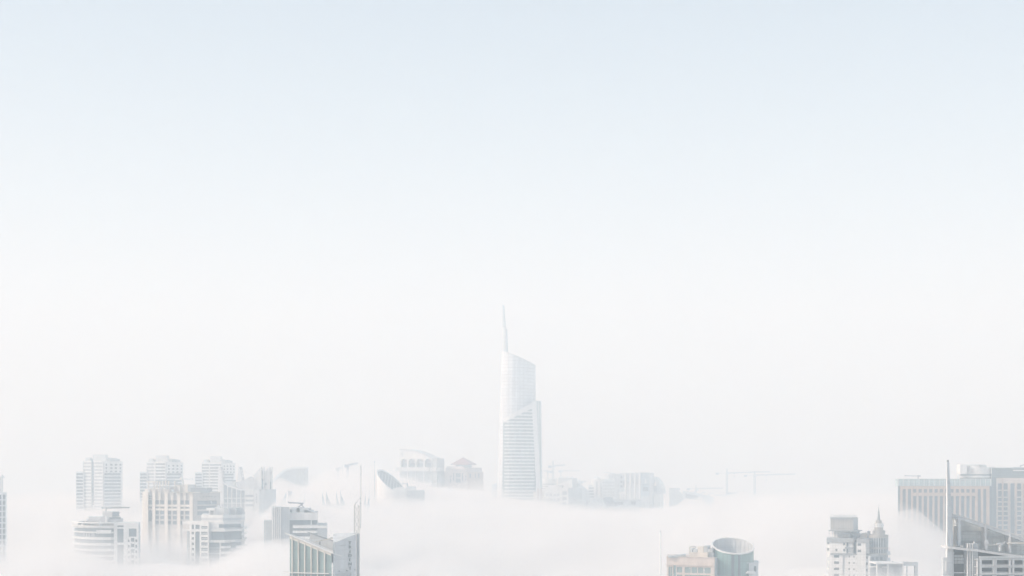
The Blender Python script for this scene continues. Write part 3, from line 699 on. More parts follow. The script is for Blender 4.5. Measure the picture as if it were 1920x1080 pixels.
mb.tube((c.X(627),0,c.Z(1005.6)), (c.X(627),0,c.Z(1003.4)), .12); mb.tube((c.X(626),.1,c.Z(1022)), (c.X(626),.1,c.Z(1008)), .2); mb.tube((c.X(600),.1,c.Z(1022)), (c.X(600),.1,c.Z(1014)), .2)
c.part('bracket', mb, 'steel')

c = B('lattice_mast', 'slim white lattice mast carrying a tall thin pole beside the tower with letters', 'mast', 670, 575)
wd = c.X(673.6)-c.X(664.4)
mb = MB(); xl, xr = c.X(664.4), c.X(673.4); zb, zt_ = c.Z(1004), c.Z(948)
for x in (xl, xr):
    for y in (-.8, .8): mb.tube((x,y,zb-20), (x,y,zt_), .1, n=4)
n = 4; dz = (zt_-zb)/n
for k in range(n):
    a, e_ = zb+dz*k, zb+dz*(k+1)
    for y in (-.8, .8):
        mb.tube((xl,y,a),(xr,y,e_),.08,n=4); mb.tube((xr,y,a),(xl,y,e_),.08,n=4); mb.tube((xl,y,e_),(xr,y,e_),.08,n=4)
    mb.tube((xl,-.8,e_),(xl,.8,e_),.05,n=3); mb.tube((xr,-.8,e_),(xr,.8,e_),.05,n=3)
for y in (-.8,.8): mb.tube((xl,y,zt_),(xr,0,c.Z(934.5)),.09,n=4)
c.part('lattice', mb, 'csteel')
mb = MB(); mb.tube((c.X(676),0,c.Z(989)), (c.X(676.2),0,c.Z(930)), .24, .22, 8); mb.tube((c.X(676.2),0,c.Z(930)), (c.X(676.7),0,c.Z(872)), .22, .17, 8); c.part('pole', mb, 'wsteel')
mb = MB()
for y in (988.6,943.5,934.6,890,880,874.5): mb.box(c.X(674.4 if y > 930 else 676), c.X(677.2), -.25, .25, c.Z(y+.6), c.Z(y-.6))
c.part('clamp', mb, 'steel')
# ================================================================== MIDDLE
# --- slanted ellipse building and its pole
c = B('antenna_pole', 'thin pale pole standing left of the slanted ellipse roof', 'pole', 702.5, 1480)
c.part('shaft', MB().tube((0,0,0),(0,0,c.Z(885)),.5,.4,8).tube((0,0,c.Z(885)),(0,0,c.Z(863)),.26,.14,6), 'csteel')
c.part('beacon', MB().lathe(0,0,[(.15,c.Z(867.6)),(.5,c.Z(867)),(.5,c.Z(865.4)),(.15,c.Z(865))],8), 'steel')
b = B('slanted_ellipse_building', 'white round building cut by a slanted elliptical glass roof', 'building', 734, 1500)
cx_, cy_ = b.X(733,12), 12.0; rx, ry = (b.X(759,12)-b.X(706.6,12))/2, 12.5
# cut plane through rim points
pa = Vector((cx_-rx,12,b.Z(885.5))); pb2 = Vector((cx_+rx,12,b.Z(924))); pc = Vector((cx_,-.5,b.Z(917.5)))
nn = (pb2-pa).cross(pc-pa); pz = lambda x, y: pa.z-(nn.x*(x-pa.x)+nn.y*(y-pa.y))/nn.z
ell = [(cx_+rx*math.cos(2*math.pi*i/48), cy_+ry*math.sin(2*math.pi*i/48)) for i in range(48)]
b.part('drum_wall', MB().prism(ell, 0, pz), 'white')
ei = [(cx_+(x-cx_)*.93, cy_+(y-cy_)*.93) for x, y in ell]
mb = MB(); mb.prism(ei, lambda x,y: pz(x,y)+.05, lambda x,y: pz(x,y)+.25); b.part('glass_roof', mb, 'glass')
mb = MB(); n = 48
vs = [(x,y,pz(x,y)+dz) for dz in (0,.9) for pts in (ell, ei) for x, y in pts]
fs = []
for i in range(n):
    j = (i+1)%n; fs += [(i,j,2*n+j,2*n+i),(n+i,3*n+i,3*n+j,n+j),(2*n+i,2*n+j,3*n+j,3*n+i)]
mb.add(vs, fs); b.part('rim', mb, 'plain')
mb = MB()
for k in range(-4,5):
    x = cx_+rx*.93*k/4.6; h = ry*.93*math.sqrt(max(0,1-(k/4.6)**2))
    mb.tube((x,cy_-h,pz(x,cy_-h)+.3),(x,cy_+h,pz(x,cy_+h)+.3),.22,n=4)
for k in range(-2,3):
    y = cy_+ry*.93*k/2.7; h = rx*.93*math.sqrt(max(0,1-(k/2.7)**2))
    mb.tube((cx_-h,y,pz(cx_-h,y)+.3),(cx_+h,y,pz(cx_+h,y)+.3),.2,n=4)
b.part('glazing_bar', mb, 'wsteel')
mb = MB(); b.prism(mb, [(737,-3),(762,1),(779,6),(779,26),(737,26)], 915.5); b.part('terrace_block', mb, 'white')
W = Wall(b, (762,1), (779,6)); mb = MB()
b.prism(mb, [(762.4,-1),(796,8),(796,30),(762.4,30)], 920); b.part('low_wing', mb, 'grey')
mb = MB(); b.bx(mb, 763, 778, 912, 920, 8, 18); b.bx(mb, 776, 779.4, 913.6, 920, 8, 14); b.bx(mb, 778, 796.4, 919, 920.6, 7.5, 9); b.part('roof_storey', mb, 'lgrey')
mb = MB(); mb.tube((b.X(764,8),8,b.Z(912)),(b.X(764,8),8,b.Z(907)),.7); mb.box(b.X(753),b.X(764),7.5,8.5,b.Z(907.4),b.Z(906)); b.part('roof_davit', mb, 'steel')
mb = MB(); rnd = random.Random(3)
for i in range(8):
    x = b.X(743+i*2.6); mb.box(x-.5,x+.5,.5,2,b.Z(916),b.Z(914.2-rnd.random()*1.5))
b.part('roof_unit', mb, 'plain')

# --- arched building with crescent
b = B('arched_building', 'white building with four tall arches and crescent emblem under a curved falling roof', 'building', 785, 1900)
roof = [(749.6,843.6),(760,843.8),(771,845),(783,848.6),(794,852.6),(803,857),(811.4,860.6)]
def roofz(px):
    for (x0,y0),(x1,y1) in zip(roof, roof[1:]):
        if x0 <= px <= x1: return b.Z(y0+(y1-y0)*(px-x0)/(x1-x0))
    return b.Z(roof[0][1] if px < roof[0][0] else roof[-1][1])
fx = b.X
mb = MB(); q = [(fx(x),b.Z(y)) for x, y in roof]
ring = [(fx(749.6),0),(fx(811.4),0)]+q[::-1]
mb.loft([(x,5,z) for x, z in ring], [(x,26,z) for x, z in ring]); b.part('body', mb, 'pale')
bays = [(751.6,764),(766.2,779.6),(781.4,795.2),(797.4,810.6)]
yspring, ytop, ybot = 866, 860, 877
mb = MB()
edges = [749.6]+[x for bb in bays for x in bb]+[811.4]
for i in range(0, len(edges), 2): mb.box(fx(edges[i]), fx(edges[i+1]), -2, 5, b.Z(ybot), b.Z(yspring))
for x0, x1 in bays:            # arch heads: spandrel between the half round and the line above
    n = 12; cxx = (fx(x0)+fx(x1))/2; rr_ = (fx(x1)-fx(x0))/2; hh = b.Z(ytop)-b.Z(yspring)
    bot = [(cxx+rr_*math.cos(math.pi*(n-k)/n), b.Z(yspring)+hh*math.sin(math.pi*k/n)) for k in range(n+1)]
    zt_ = b.Z(859)
    for k in range(n):
        (xa,za),(xb_,zb_) = bot[k], bot[k+1]
        mb.loft([(xa,-2,za),(xb_,-2,zb_),(xb_,5,zb_),(xa,5,za)], [(xa,-2,zt_),(xb_,-2,zt_),(xb_,5,zt_),(xa,5,zt_)])
for i in range(0, len(edges), 2): mb.box(fx(edges[i]), fx(edges[i+1]), -2, 5, b.Z(yspring), b.Z(859))
xs = [749.6+(811.4-749.6)*k/16 for k in range(17)]
for xa, xb_ in zip(xs, xs[1:]):
    za, zb_ = max(roofz(xa), b.Z(858.9)), max(roofz(xb_), b.Z(858.9))
    mb.loft([(fx(xa),-2,b.Z(859)),(fx(xb_),-2,b.Z(859)),(fx(xb_),5,b.Z(859)),(fx(xa),5,b.Z(859))], [(fx(xa),-2,za),(fx(xb_),-2,zb_),(fx(xb_),5,zb_),(fx(xa),5,za)])
b.part('arcade', mb, 'white')
for x0, x1 in bays:
    mb = MB(); mb.box(fx(x0)+.2, fx(x1)-.2, 4.2, 4.9, b.Z(ybot), b.Z(868.5)); b.part('window', mb, 'pglass')
mb = MB(); qq = [(x,z+.1) for x, z in q]+[(x,z+1.2) for x, z in q[::-1]]
mb.loft([(x,-3,z) for x, z in qq], [(x,27,z) for x, z in qq]); b.part('curved_roof', mb, 'lgrey')
mb = MB(); cxr, cz = fx(757.2), b.Z(851); r1 = 2.7
oc = [(cxr+r1*math.cos(R(a)), cz+r1*1.1*math.sin(R(a))) for a in range(60,301,20)]
ic = [(cxr+.9+r1*.8*math.cos(R(a)), cz+r1*.95*math.sin(R(a))) for a in range(290,69,-20)]
cr = oc+ic
mb.loft([(x,-2.5,z) for x, z in cr], [(x,-2.02,z) for x, z in cr]); b.part('crescent', mb, 'grey')
mb = MB(); mb.box(fx(811.5), fx(820.2), -1, 24, 0, b.Z(859.4)); b.part('dark_end_block', mb, 'grey')
mb = MB(); mb.box(fx(743), fx(808), -4, 6, b.Z(883), b.Z(876)); mb.box(fx(808.2), fx(820.4), -3, 6, b.Z(883), b.Z(876.4)); mb.box(fx(820.4), fx(824.8), 0, 14, b.Z(883), b.Z(876.8)); b.part('gallery', mb, 'pale')
mb = MB(); mb.box(fx(820.4), fx(825), 2, 14, 0, b.Z(892)); b.part('annex', mb, 'grey')
mb = MB(); hs = []
W = Wall(b, (749.6,-1.5), (811,-1.5))
for x0, x1 in bays: hs.append((x0, x1, 884, 905))
W.facade(mb, 749.6, 811.2, 883, None, hs, 'pglass', .8); mb.box(fx(749.6), fx(811.2), -1.4, 5, 0, b.Z(883.1)); b.part('lower_storeys', mb, 'pale')

b.o.rotation_euler.z = R(-18); b.o.scale.x = 1.05
# --- pagoda building
b = B('pagoda_building', 'pink stone building with red pyramid pagoda roof, base lost in fog', 'building', 870, 1900)
mb = MB(); b.prism(mb, [(833,6),(876,0),(906,20),(906,50),(833,50)], 885.5); b.part('body', mb, 'pink')
mb = MB(); lo = b.plan([(835.6,7),(873,1.6),(873,36),(835.6,36)]); hi = b.plan([(838.4,9),(868,4.6),(868,32),(838.4,32)])
z0, z1, z2 = b.Z(885.4), b.Z(879.6), b.Z(874.2)
lo2 = b.plan([(835,7),(873.6,1.4),(873.6,36),(835,36)])
mb.loft([p+(z0,) for p in lo], [p+(z1,) for p in lo]); mb.loft([p+(z1+.02,) for p in lo2], [p+(z2,) for p in hi]); b.part('mansard', mb, 'pink')
mb = MB(); b.prism(mb, [(872,8),(876,4),(903.4,22),(903.4,44),(872,44)], 876.8, 885.6); b.part('side_storey', mb, 'pink')
mb = MB(); b.prism(mb, [(854.5,12),(875,10),(884.6,18),(884.6,36),(854.5,36)], 869.4, 877); b.part('neck', mb, 'grey')
mb = MB(); ea = b.plan([(845,10),(881,2),(893.4,18),(860,36)]); ze = b.Z(870); ap = b.P(868.8,18)+(b.Z(857),)
mb.add([p+(ze,) for p in ea]+[p+(ze-.9,) for p in ea]+[ap], [(0,1,8),(1,2,8),(2,3,8),(3,0,8),(4,5,1,0),(5,6,2,1),(6,7,3,2),(7,4,0,3),(7,6,5,4)]); b.part('pyramid_roof', mb, 'red')
b.part('finial', MB().tube(ap[:2]+(ap[2]-.5,), ap[:2]+(ap[2]+1.4,), .5, .2), 'grey')
W = Wall(b, (833,6), (876,0)); mb = MB()
hs = [(854.6,863.6,887,895),(849.6,852,887,902),(866,868.6,887,902),(843.6,846.2,892,895),(872,874.4,892,894.6),(854.6,863.6,897,905),(843.6,846.2,897.6,905),(872,874.4,897.4,899.8)]
W.facade(mb, 833, 876, 885, None, hs, 'glass', .5); b.part('facade', mb, 'pink')
mb = MB(); W.slab(mb, 832.6, 876.4, 884, 885.4, 0, 1.4); b.part('cornice', mb, 'pink')
mb = MB()
for x in (851.4,856.4,862): W.slab(mb, x, x+1.8, 882, 884, -1.3, .1)
b.part('attic_window', mb, 'pglass')
V = Wall(b, (876,0), (906,20)); mb = MB(); V.facade(mb, 876.2, 905.8, 885, None, [(890,892,888,896),(896,898.6,888,896),(880,883,888,896)], 'glass', .5); b.part('side_facade', mb, 'brown')  # same pink building; the browner stone paints the shade on this side
mb = MB(); b.part('roof_dish', MB().lathe(b.X(892,18), 18, [(.2,b.Z(883)),(1.5,b.Z(880)),(2.0,b.Z(878))], 12), 'plain')

# --- the tall landmark tower
b = B('landmark_tower', 'tallest tower, smooth white with a slanted top, thin spire and banded glass front', 'tower', 975, 1800)
def lerp(a, c, t): return a+(c-a)*t
planT = [(940.3,16),(942.4,8),(947,3),(953,0),(961,-1.6),(970,-1.2),(980,2.6),(990,9),(998,17),(1004.6,27)]
planB = [(924,18),(927,9),(932.6,3),(941,-1),(955,-3),(967,-3),(980,1.4),(992,8),(1001,17),(1008,27)]
def top_y(px): return 657.2+(px-941)*(683.6-657.2)/(1004.6-941)
mb = MB(); nz = 10; cols = []
for (xt,dt),(xb_,db) in zip(planT, planB):
    col = []; zt_ = b.Z(top_y(xt))
    for k in range(nz+1):
        t = k/nz; z = zt_*t; tt = t
        x = lerp(b.X(xb_,0), b.X(xt,0), tt); d = lerp(db, dt, tt); col.append((x,d,z))
    cols.append(col)
bk = [(b.X(1003,38),38),(b.X(990,46),46),(b.X(960,46),46),(b.X(944,34),34)]
for x, d in bk:
    zt_ = b.Z(top_y(960+(x+b.x0)/b.D*F)); cols.append([(x,d,zt_*k/nz) for k in range(nz+1)])
n = len(cols); vs = [cols[i][k] for k in range(nz+1) for i in range(n)]; fs = []
for k in range(nz):
    for i in range(n): j = (i+1)%n; fs.append((k*n+i,k*n+j,(k+1)*n+j,(k+1)*n+i))
fs += [tuple(range(n-1,-1,-1))]
mb.add(vs, fs)
b.part('shaft', mb, mat('white_ribbed_panel', (.70,.735,.77), joint=(6,3.9,.3,.68)), smooth=False)
# recessed roof behind a parapet
mb = MB(); tp = [cols[i][nz] for i in range(n)]; c0 = Vector((sum(p[0] for p in tp)/n, sum(p[1] for p in tp)/n, 0))
inn = [(c0.x+(p[0]-c0.x)*.9, c0.y+(p[1]-c0.y)*.9, p[2]) for p in tp]
vs = list(tp)+inn+[(p[0],p[1],p[2]-4) for p in inn]; fs = [tuple(range(2*n,3*n))]
for i in range(n): j = (i+1)%n; fs += [(i,j,n+j,n+i),(n+i,n+j,2*n+j,2*n+i)]
mb.add(vs, fs); b.part('roof', mb, 'lgrey')
mb = MB(); mb.ribbon([(p[0],p[1]) for p in tp[2:10]], lambda x,y: b.Z(top_y(960+(x+b.x0)/(b.D)*F))-.2, lambda x,y: b.Z(top_y(960+(x+b.x0)/(b.D)*F))+.9, -.5, .5); b.part('coping', mb, 'lgrey')
# spire
def hexa(cx0, cy0, z0, r0, cx1, cy1, z1, r1, slant=0, n=8):
    f_ = lambda cx, cy, z, r, sl: [(cx+r*math.cos(R(22.5+360*i/n)), cy+r*math.sin(R(22.5+360*i/n)), z-sl*math.cos(R(22.5+360*i/n))) for i in range(n)]
    return MB().loft(f_(cx0,cy0,z0,r0,0), f_(cx1,cy1,z1,r1,slant))
b.part('spire_base', hexa(b.X(948,14),14,b.Z(664),3.3, b.X(947.6,14),14,b.Z(613.4),2.3, 1.2), 'lgrey')
sp = b.part('spire', hexa(b.X(945.6,14),14,b.Z(614.4),1.8, b.X(944,14),14,b.Z(569.6),1.1, 1.0), 'lgrey')
mb = MB()
for k in range(9):
    y = 573+4.6*k; t = (y-569.6)/44; x = lerp(944,945.6,t); r_ = lerp(.9,1.7,t)
    mb.lathe(b.X(x,14), 14, [(r_*.9,b.Z(y+1.1)),(r_*1.25,b.Z(y+.6)),(r_*1.25,b.Z(y-.4)),(r_*.9,b.Z(y-.9))], 10)
b.part('spire_ring', mb, 'grey', sp)
# banded glass front
fp = [(943.5,-2.6),(955,-5.2),(967,-5.2),(980,-2.8),(992,1.8),(1002,7)]
def slant(px): return 786.5+(px-944.5)*(752.5-786.5)/(1003-944.5)
FP = b.plan(fp); FPB = b.plan([(940.6,-1.6),(955,-6.4),(967,-6.4),(980,-4),(993,1),(1008,9)])
mb = MB(); hi = [p+(b.Z(slant(q[0])),) for p, q in zip(FP, fp)]; lo = [p+(0,) for p in FPB]
hi2 = [(b.X(1002,24),24,b.Z(753)),(b.X(944,16),16,b.Z(786.5))]; lo2 = [(b.X(1008,24),24,0),(b.X(940.6,16),16,0)]
mb.loft(lo+lo2, hi+hi2); b.part('front_bay', mb, mat('pale_blue_green_glass', (.25,.34,.355), .15, .6, joint=(1.6,3.9,.08,.75), var=.25))
zt_ = b.Z(786.5); ztop = b.Z(752.5)
def bay_at(px_t, z):            # point on the bay front: fraction along the top plan and height
    xs_ = [q[0] for q in fp]; px_t = max(xs_[0], min(xs_[-1], px_t))
    i = max(k for k in range(len(xs_)-1) if xs_[k] <= px_t); t = (px_t-xs_[i])/(xs_[i+1]-xs_[i])
    T = Vector(FP[i]).lerp(Vector(FP[i+1]), t); Bv = Vector(FPB[i]).lerp(Vector(FPB[i+1]), t)
    zz = b.Z(slant(px_t)); return Bv.lerp(T, min(1,z/zz))
pitch = 6.45
for k in range(31):
    y = 759+pitch*k; ya, yb = y-1.2, y+1.3      # white floor band
    z = b.Z(y)
    lx = 946.4 if y > 781 else 946.4+(787-y+3.4)*1.72
    if lx > 998: continue
    xr = 1000
    pts = [bay_at(lx+(xr-lx)*i/6, z) for i in range(7)]
    mb = MB(); mb.ribbon(pts, b.Z(yb), b.Z(ya), -.2, .8); b.part('floor_band', mb, 'white')
mb = MB()                       # frame: slanted head and right jamb
xs_ = [944+(1002-944)*i/12 for i in range(13)]
for xa, xb_ in zip(xs_, xs_[1:]):
    A0, A1 = bay_at(xa, b.Z(slant(xa))), bay_at(xb_, b.Z(slant(xb_)))
    wa = 6+(xa-944)*.07; wb = 6+(xb_-944)*.07
    n0 = Vector((.05,-1)).normalized()
    lo = [(A0.x,A0.y+.3,b.Z(slant(xa)+wa)),(A1.x,A1.y+.3,b.Z(slant(xb_)+wb)),(A1.x,A1.y-1.3,b.Z(slant(xb_)+wb)),(A0.x,A0.y-1.3,b.Z(slant(xa)+wa))]
    hi = [(A0.x,A0.y+.3,b.Z(slant(xa)-1)),(A1.x,A1.y+.3,b.Z(slant(xb_)-1)),(A1.x,A1.y-1.3,b.Z(slant(xb_)-1)),(A0.x,A0.y-1.3,b.Z(slant(xa)-1))]
    mb.loft(lo, hi)
for k in range(12):
    ya, yb = 752+14.5*k, 752+14.5*(k+1); za, zb_ = b.Z(ya), b.Z(yb)
    def jamb(z, y): return [(b.X(997+ (y-752)*.052,4),4,z),(b.X(1005.6+(y-752)*.05,8),8,z),(b.X(1005.6+(y-752)*.05,14),14,z),(b.X(997+(y-752)*.052,14),14,z)]
    mb.loft(jamb(zb_,yb), jamb(za,ya))
mb.loft([(b.X(1006,4),4,0),(b.X(1015,8),8,0),(b.X(1015,14),14,0),(b.X(1006,14),14,0)], jamb(zb_,yb))
b.part('frame', mb, 'plain')
mb = MB(); mb.loft([(b.X(1008,9),9,0),(b.X(1019,20),20,0),(b.X(1019,40),40,0),(b.X(1000,40),40,0)], [(b.X(1005,9),9,b.Z(750.5)),(b.X(1013.6,20),20,b.Z(750.5)),(b.X(1013.6,40),40,b.Z(750.5)),(b.X(1000,40),40,b.Z(750.5))]); b.part('glass_side', mb, 'tealp')
mb = MB(); mb.tube((b.X(1019.4,20),19.6,0),(b.X(1014.2,20),19.6,b.Z(749.8)),.8,.7,4); mb.tube((b.X(1014.6,15),14.4,0),(b.X(1009.6,15),14.4,b.Z(750)),.35,.3,4); b.part('side_fin', mb, 'plain')
mb = MB(); zl = b.Z(760)                       # small dashes of windows at the lower left corner
for k in range(10):
    y = 864+6.45*k; z = b.Z(y); t = z/b.Z(top_y(947)); tt = t
    for i in (1,2):
        (xb1,db1),(xt1,dt1) = planB[i], planT[i]; x = lerp(b.X(xb1), b.X(xt1), tt)+1.6; d = lerp(db1, dt1, tt)
        mb.box(x-.8, x+.8, d-2.6, d+.8, z-.8, z+1.2)
b.part('slot_window', mb, 'grey')
mb = MB(); rnd = random.Random(9)
for k in range(60):
    kk = rnd.randrange(3, 26); y = 762.2+pitch*kk; px = rnd.uniform(950, 994)
    if px < 946.4+(790-y)*1.72: continue
    p = bay_at(px, b.Z(y)); wd = rnd.uniform(1.2, 4); mb.box(p.x-wd/2, p.x+wd/2, p.y-.25, p.y+.4, b.Z(y+1.6), b.Z(y-1.2))
b.part('blind', mb, 'glass')
# ================================================================== FAR CITY, right of the tall tower
b = B('gable_building', 'white rounded gable building with a corner pier at the foot of the tall tower', 'building', 1040, 1950)
q = [(1018,918.6),(1028,912),(1036,909),(1042,909.2),(1048,911),(1053,915.5)]
mb = MB(); ring = [(b.X(1018),0),(b.X(1053),0)]+[(b.X(x),b.Z(y)) for x, y in q[::-1]]
mb.loft([(x,0,z) for x, z in ring], [(x,14,z) for x, z in ring]); b.part('gable', mb, 'white')
mb = MB(); b.prism(mb, [(1053,-2),(1066,-2),(1087,10),(1087,30),(1053,30)], 915.4); b.part('corner_block', mb, 'grey')
mb = MB(); W = Wall(b, (1053,-2), (1066.4,-2)); W.facade(mb, 1053, 1066.4, 914.8, None, [(1055,1063.4,921,928),(1055,1063.4,932,938),(1055,1063.4,942,948)], 'pglass', .9); b.part('corner_pier', mb, 'white')
mb = MB(); b.bx(mb, 1046, 1053, 909.4, 914, 3, 10); b.part('roof_block', mb, 'grey')
mb = MB()
for x in (1024,1031,1038,1045): b.bx(mb, x, x+4, 926, 930, -.3, .2); b.bx(mb, x, x+4, 935, 939, -.3, .2)
b.part('window_row', mb, 'pglass')
b.o.rotation_euler.z = R(-14); b.o.scale.x = 1.03
b = B('drum_building', 'low white drum building right beside the tall tower', 'building', 1032, 2050)
mb = MB(); mb.lathe(b.X(1030,12), 12, [(9.6,0),(9.6,b.Z(905.6)),(9.9,b.Z(905)),(9.9,b.Z(898)),(9.6,b.Z(897.4))], 28); b.part('drum', mb, 'white')
mb = MB()
for y in (907,911,915): mb.lathe(b.X(1030,12), 12, [(9.62,b.Z(y+1.6)),(9.66,b.Z(y+1.5)),(9.66,b.Z(y+.1)),(9.62,b.Z(y))], 28)
b.part('window_band', mb, 'glass')
mb = MB(); b.bx(mb, 1041.6, 1045, 896.8, 912, 2, 5); b.part('stair_tower', mb, 'cream')
b = B('wedge_building', 'white wedge fronted building with grey louvred roof behind the gable', 'building', 1056, 2080)
mb = MB(); b.prism(mb, [(1044.6,6),(1072,6),(1074,24),(1044.6,24)], 896.4); b.part('louvred_block', mb, 'grey')
mb = MB()
for i in range(9): b.bx(mb, 1046+3*i, 1047.6+3*i, 895-.8*(i%3), 897, 7, 8)
b.part('roof_unit', mb, 'lgrey')
mb = MB(); q = [(1038,910),(1071,898.6),(1072.6,914),(1040,916)]
mb.loft([(b.X(x),1,b.Z(y)) for x, y in q], [(b.X(x),5.4,b.Z(y)) for x, y in q]); b.part('wedge_front', mb, 'white')
mb = MB(); b.prism(mb, [(1040,2),(1072,2),(1072,24),(1040,24)], 913.6); b.part('base', mb, 'pale')
b.o.rotation_euler.z = R(-14); b.o.scale.x = 1.03
b = B('finned_block', 'grey block topped by white upright fins in the far city', 'building', 1082, 2100)
mb = MB(); b.prism(mb, [(1074,2),(1088.4,2),(1089,20),(1074,20)], 905.6); b.part('body', mb, 'grey')
for x, y in ((1075.2,902.6),(1078.4,901),(1081.6,900.4),(1084.6,899.6),(1087.2,898.8)):
    mb = MB(); b.bx(mb, x-.9, x+.9, y, 908, 1, 4); b.part('fin', mb, 'white')
mb = MB(); b.part('dome_vent', MB().lathe(b.X(1075),-.6,[(1.2,b.Z(908)),(1.2,b.Z(906)),(.3,b.Z(904.6))],10), 'plain')
b = B('sloping_block', 'grey slab block with sloping roof left of the small dome', 'building', 1094, 2020)
q = [(1087.4,912),(1090.4,909.6),(1103.6,919.6),(1106,930),(1106,945)]
ring = [(b.X(1087.4),0),(b.X(1106),0)]+[(b.X(x),b.Z(y)) for x, y in q[::-1]]
mb = MB(); mb.loft([(x,0,z) for x, z in ring], [(x,16,z) for x, z in ring]); b.part('body', mb, 'grey')
q = [(1087,933.2),(1103,940.4),(1103,946),(1087,946)]
mb = MB(); mb.loft([(b.X(x,-12),-12,0 if y == 946 else b.Z(y)) for x, y in q], [(b.X(x,-1),-1,0 if y == 946 else b.Z(y)) for x, y in q]); b.part('lower_roof', mb, 'steel')

b = B('domed_tower', 'small white tower with a ribbed pointed dome in the far city', 'tower', 1119, 2120)
prof = [(8.0,b.Z(908.6)),(8.0,b.Z(906)),(7.6,b.Z(902.6)),(6.4,b.Z(899.4)),(4.4,b.Z(896.6)),(1.8,b.Z(894.4)),(.2,b.Z(893))]
b.part('dome', MB().lathe(b.X(1115.6,10), 10, prof, 24), 'white', smooth=False)
mb = MB()
for i in range(12):
    a = R(30*i+15)
    for (r0,z0),(r1,z1) in zip(prof[1:], prof[2:]): mb.tube((b.X(1115.6,10)+r0*math.cos(a),10+r0*math.sin(a),z0),(b.X(1115.6,10)+r1*math.cos(a),10+r1*math.sin(a),z1),.25,n=4)
b.part('dome_rib', mb, 'lgrey')
mb = MB(); b.prism(mb, [(1103,2),(1137,2),(1137,24),(1103,24)], 908.8); b.part('body', mb, 'lgrey')
mb = MB(); b.bx(mb, 1113.6, 1125.8, 901, None, -1.4, 2.1); b.part('centre_pier', mb, 'white')
W = Wall(b, (1103,2), (1137,2))
for pa, pc in ((1103,1113.5),(1126,1137)):
    mb = MB(); W.facade(mb, pa, pc, 908.4, None, strips(pa+.4, pc-.4, [(913.6,917),(919.4,922.6),(925,928),(930.4,933)]), 'glass', .8, 'window'); b.part('floor_bands', mb, 'white')
mb = MB()
for x in (1105,1108.4,1128,1132.6): b.bx(mb, x, x+2.2, 909.8, 911.8, 1, 1.2)
b.part('attic_window', mb, 'grey')
mb = MB(); b.bx(mb, 1118.4, 1121, 903, 935, -1.6, -1.4); b.part('stair_window', mb, 'pglass')

b.o.rotation_euler.z = R(-14); b.o.scale.x = 1.03
b = B('winged_roof_tower', 'pale glass tower under a butterfly wing roof left of the ribbed tower', 'tower', 1152, 2090)
mb = MB(); b.prism(mb, [(1141,4),(1160,0),(1172.4,6),(1172.4,28),(1141,28)], 889.4); b.part('body', mb, 'lgrey')
mb = MB(); q = [(1132.4,885.6),(1146,886.6),(1158,888.6),(1172.4,886),(1172.4,887.4),(1158,890.2),(1146,888),(1132.4,886.4)]
mb.loft([(b.X(x,-2),-2,b.Z(y)) for x, y in q], [(b.X(x,26),26,b.Z(y)) for x, y in q]); b.part('wing_roof', mb, 'lgrey')
mb = MB(); b.bx(mb, 1135.6, 1136.8, 890.4, 900, 3, 4); b.bx(mb, 1138, 1139.2, 890.4, 900, 3, 4); b.bx(mb, 1149.6, 1151.2, 888.4, 922, -.4, 4); b.part('column', mb, 'white')
mb = MB(); b.prism(mb, [(1128.6,-3),(1153.6,-3),(1153.6,5),(1128.6,5)], 898.6); b.part('front_block', mb, 'lgrey')
W = Wall(b, (1128.6,-3), (1153.6,-3)); mb = MB(); hs = []
for x in (1130,1134.6,1139.2,1143.8,1148.4): hs += [(x,x+3,903+6*i,906.6+6*i) for i in range(5)]
W.facade(mb, 1128.6, 1153.6, 898.2, None, hs, 'pglass', .4); b.part('front_facade', mb, 'lgrey')
V = Wall(b, (1160,0), (1172.4,6)); mb = MB(); V.facade(mb, 1160.4, 1172.2, 890, None, [(1163,1167,892,897),(1163,1167,901,906),(1163,1167,909,914),(1168.4,1171,901,914)], 'glass', .5); b.part('side_facade', mb, 'lgrey')
mb = MB(); b.bx(mb, 1161, 1172, 922.4, 926, -5, 0); b.bx(mb, 1162, 1164.6, 926, None, -5, -2); b.bx(mb, 1166.4, 1168, 926, None, -5, -2); b.bx(mb, 1170, 1172, 926, None, -5, -2); b.part('portal', mb, 'plain')

b = B('ribbed_tower', 'far white tower with four tall ribs and an arched end face tinted with blue shade', 'tower', 1192, 2050)
mb = MB(); b.prism(mb, [(1172.6,4),(1200,4),(1201.4,2),(1215,6),(1215,30),(1172.6,30)], 886.4); b.part('body', mb, 'lgrey')
for x0, x1 in ((1171.8,1174.4),(1180.6,1183.2),(1189.4,1192),(1198,1200.8)):
    mb = MB(); b.bx(mb, x0, x1, 885.8, None, -2, 4.1); b.part('rib', mb, 'plain')
for x0, x1 in ((1175,1180.4),(1183.6,1189.2),(1192.4,1197.8)):
    mb = MB(); b.bx(mb, x0, x1, 907, None, .6, 4.1); b.part('bay', mb, 'pale')
    mb = MB(); b.bx(mb, x0+2, x0+3.4, 904, 907, 1, 3); b.part('bay_plant', mb, 'grey')
V = Wall(b, (1201.4,2), (1215,6))
mb = MB(); V.slab(mb, 1201.4, 1215, 886, 930, .02, .4); b.part('end_face', mb, mat('shade_blue_panel', (.42,.5,.56)))  # bluish shade of this face is put into the panel colour
ang = math.atan2(V.t.y, V.t.x); c = V.p0+V.t*V.u(1208.4)+V.n*.45
mb = MB(); arch = [(-2.0,906.6),(-1.9,901),(-1.2,898),(0,895.6),(1.2,898),(1.9,901),(2.0,906.6)]
pt = [c+V.t*a for a, y in arch]
mb.loft([(p.x,p.y,b.Z(y)) for p, (a, y) in zip(pt, arch)], [(p.x+V.n.x*.5,p.y+V.n.y*.5,b.Z(y)) for p, (a, y) in zip(pt, arch)]); b.part('arch_frame', mb, 'grey')
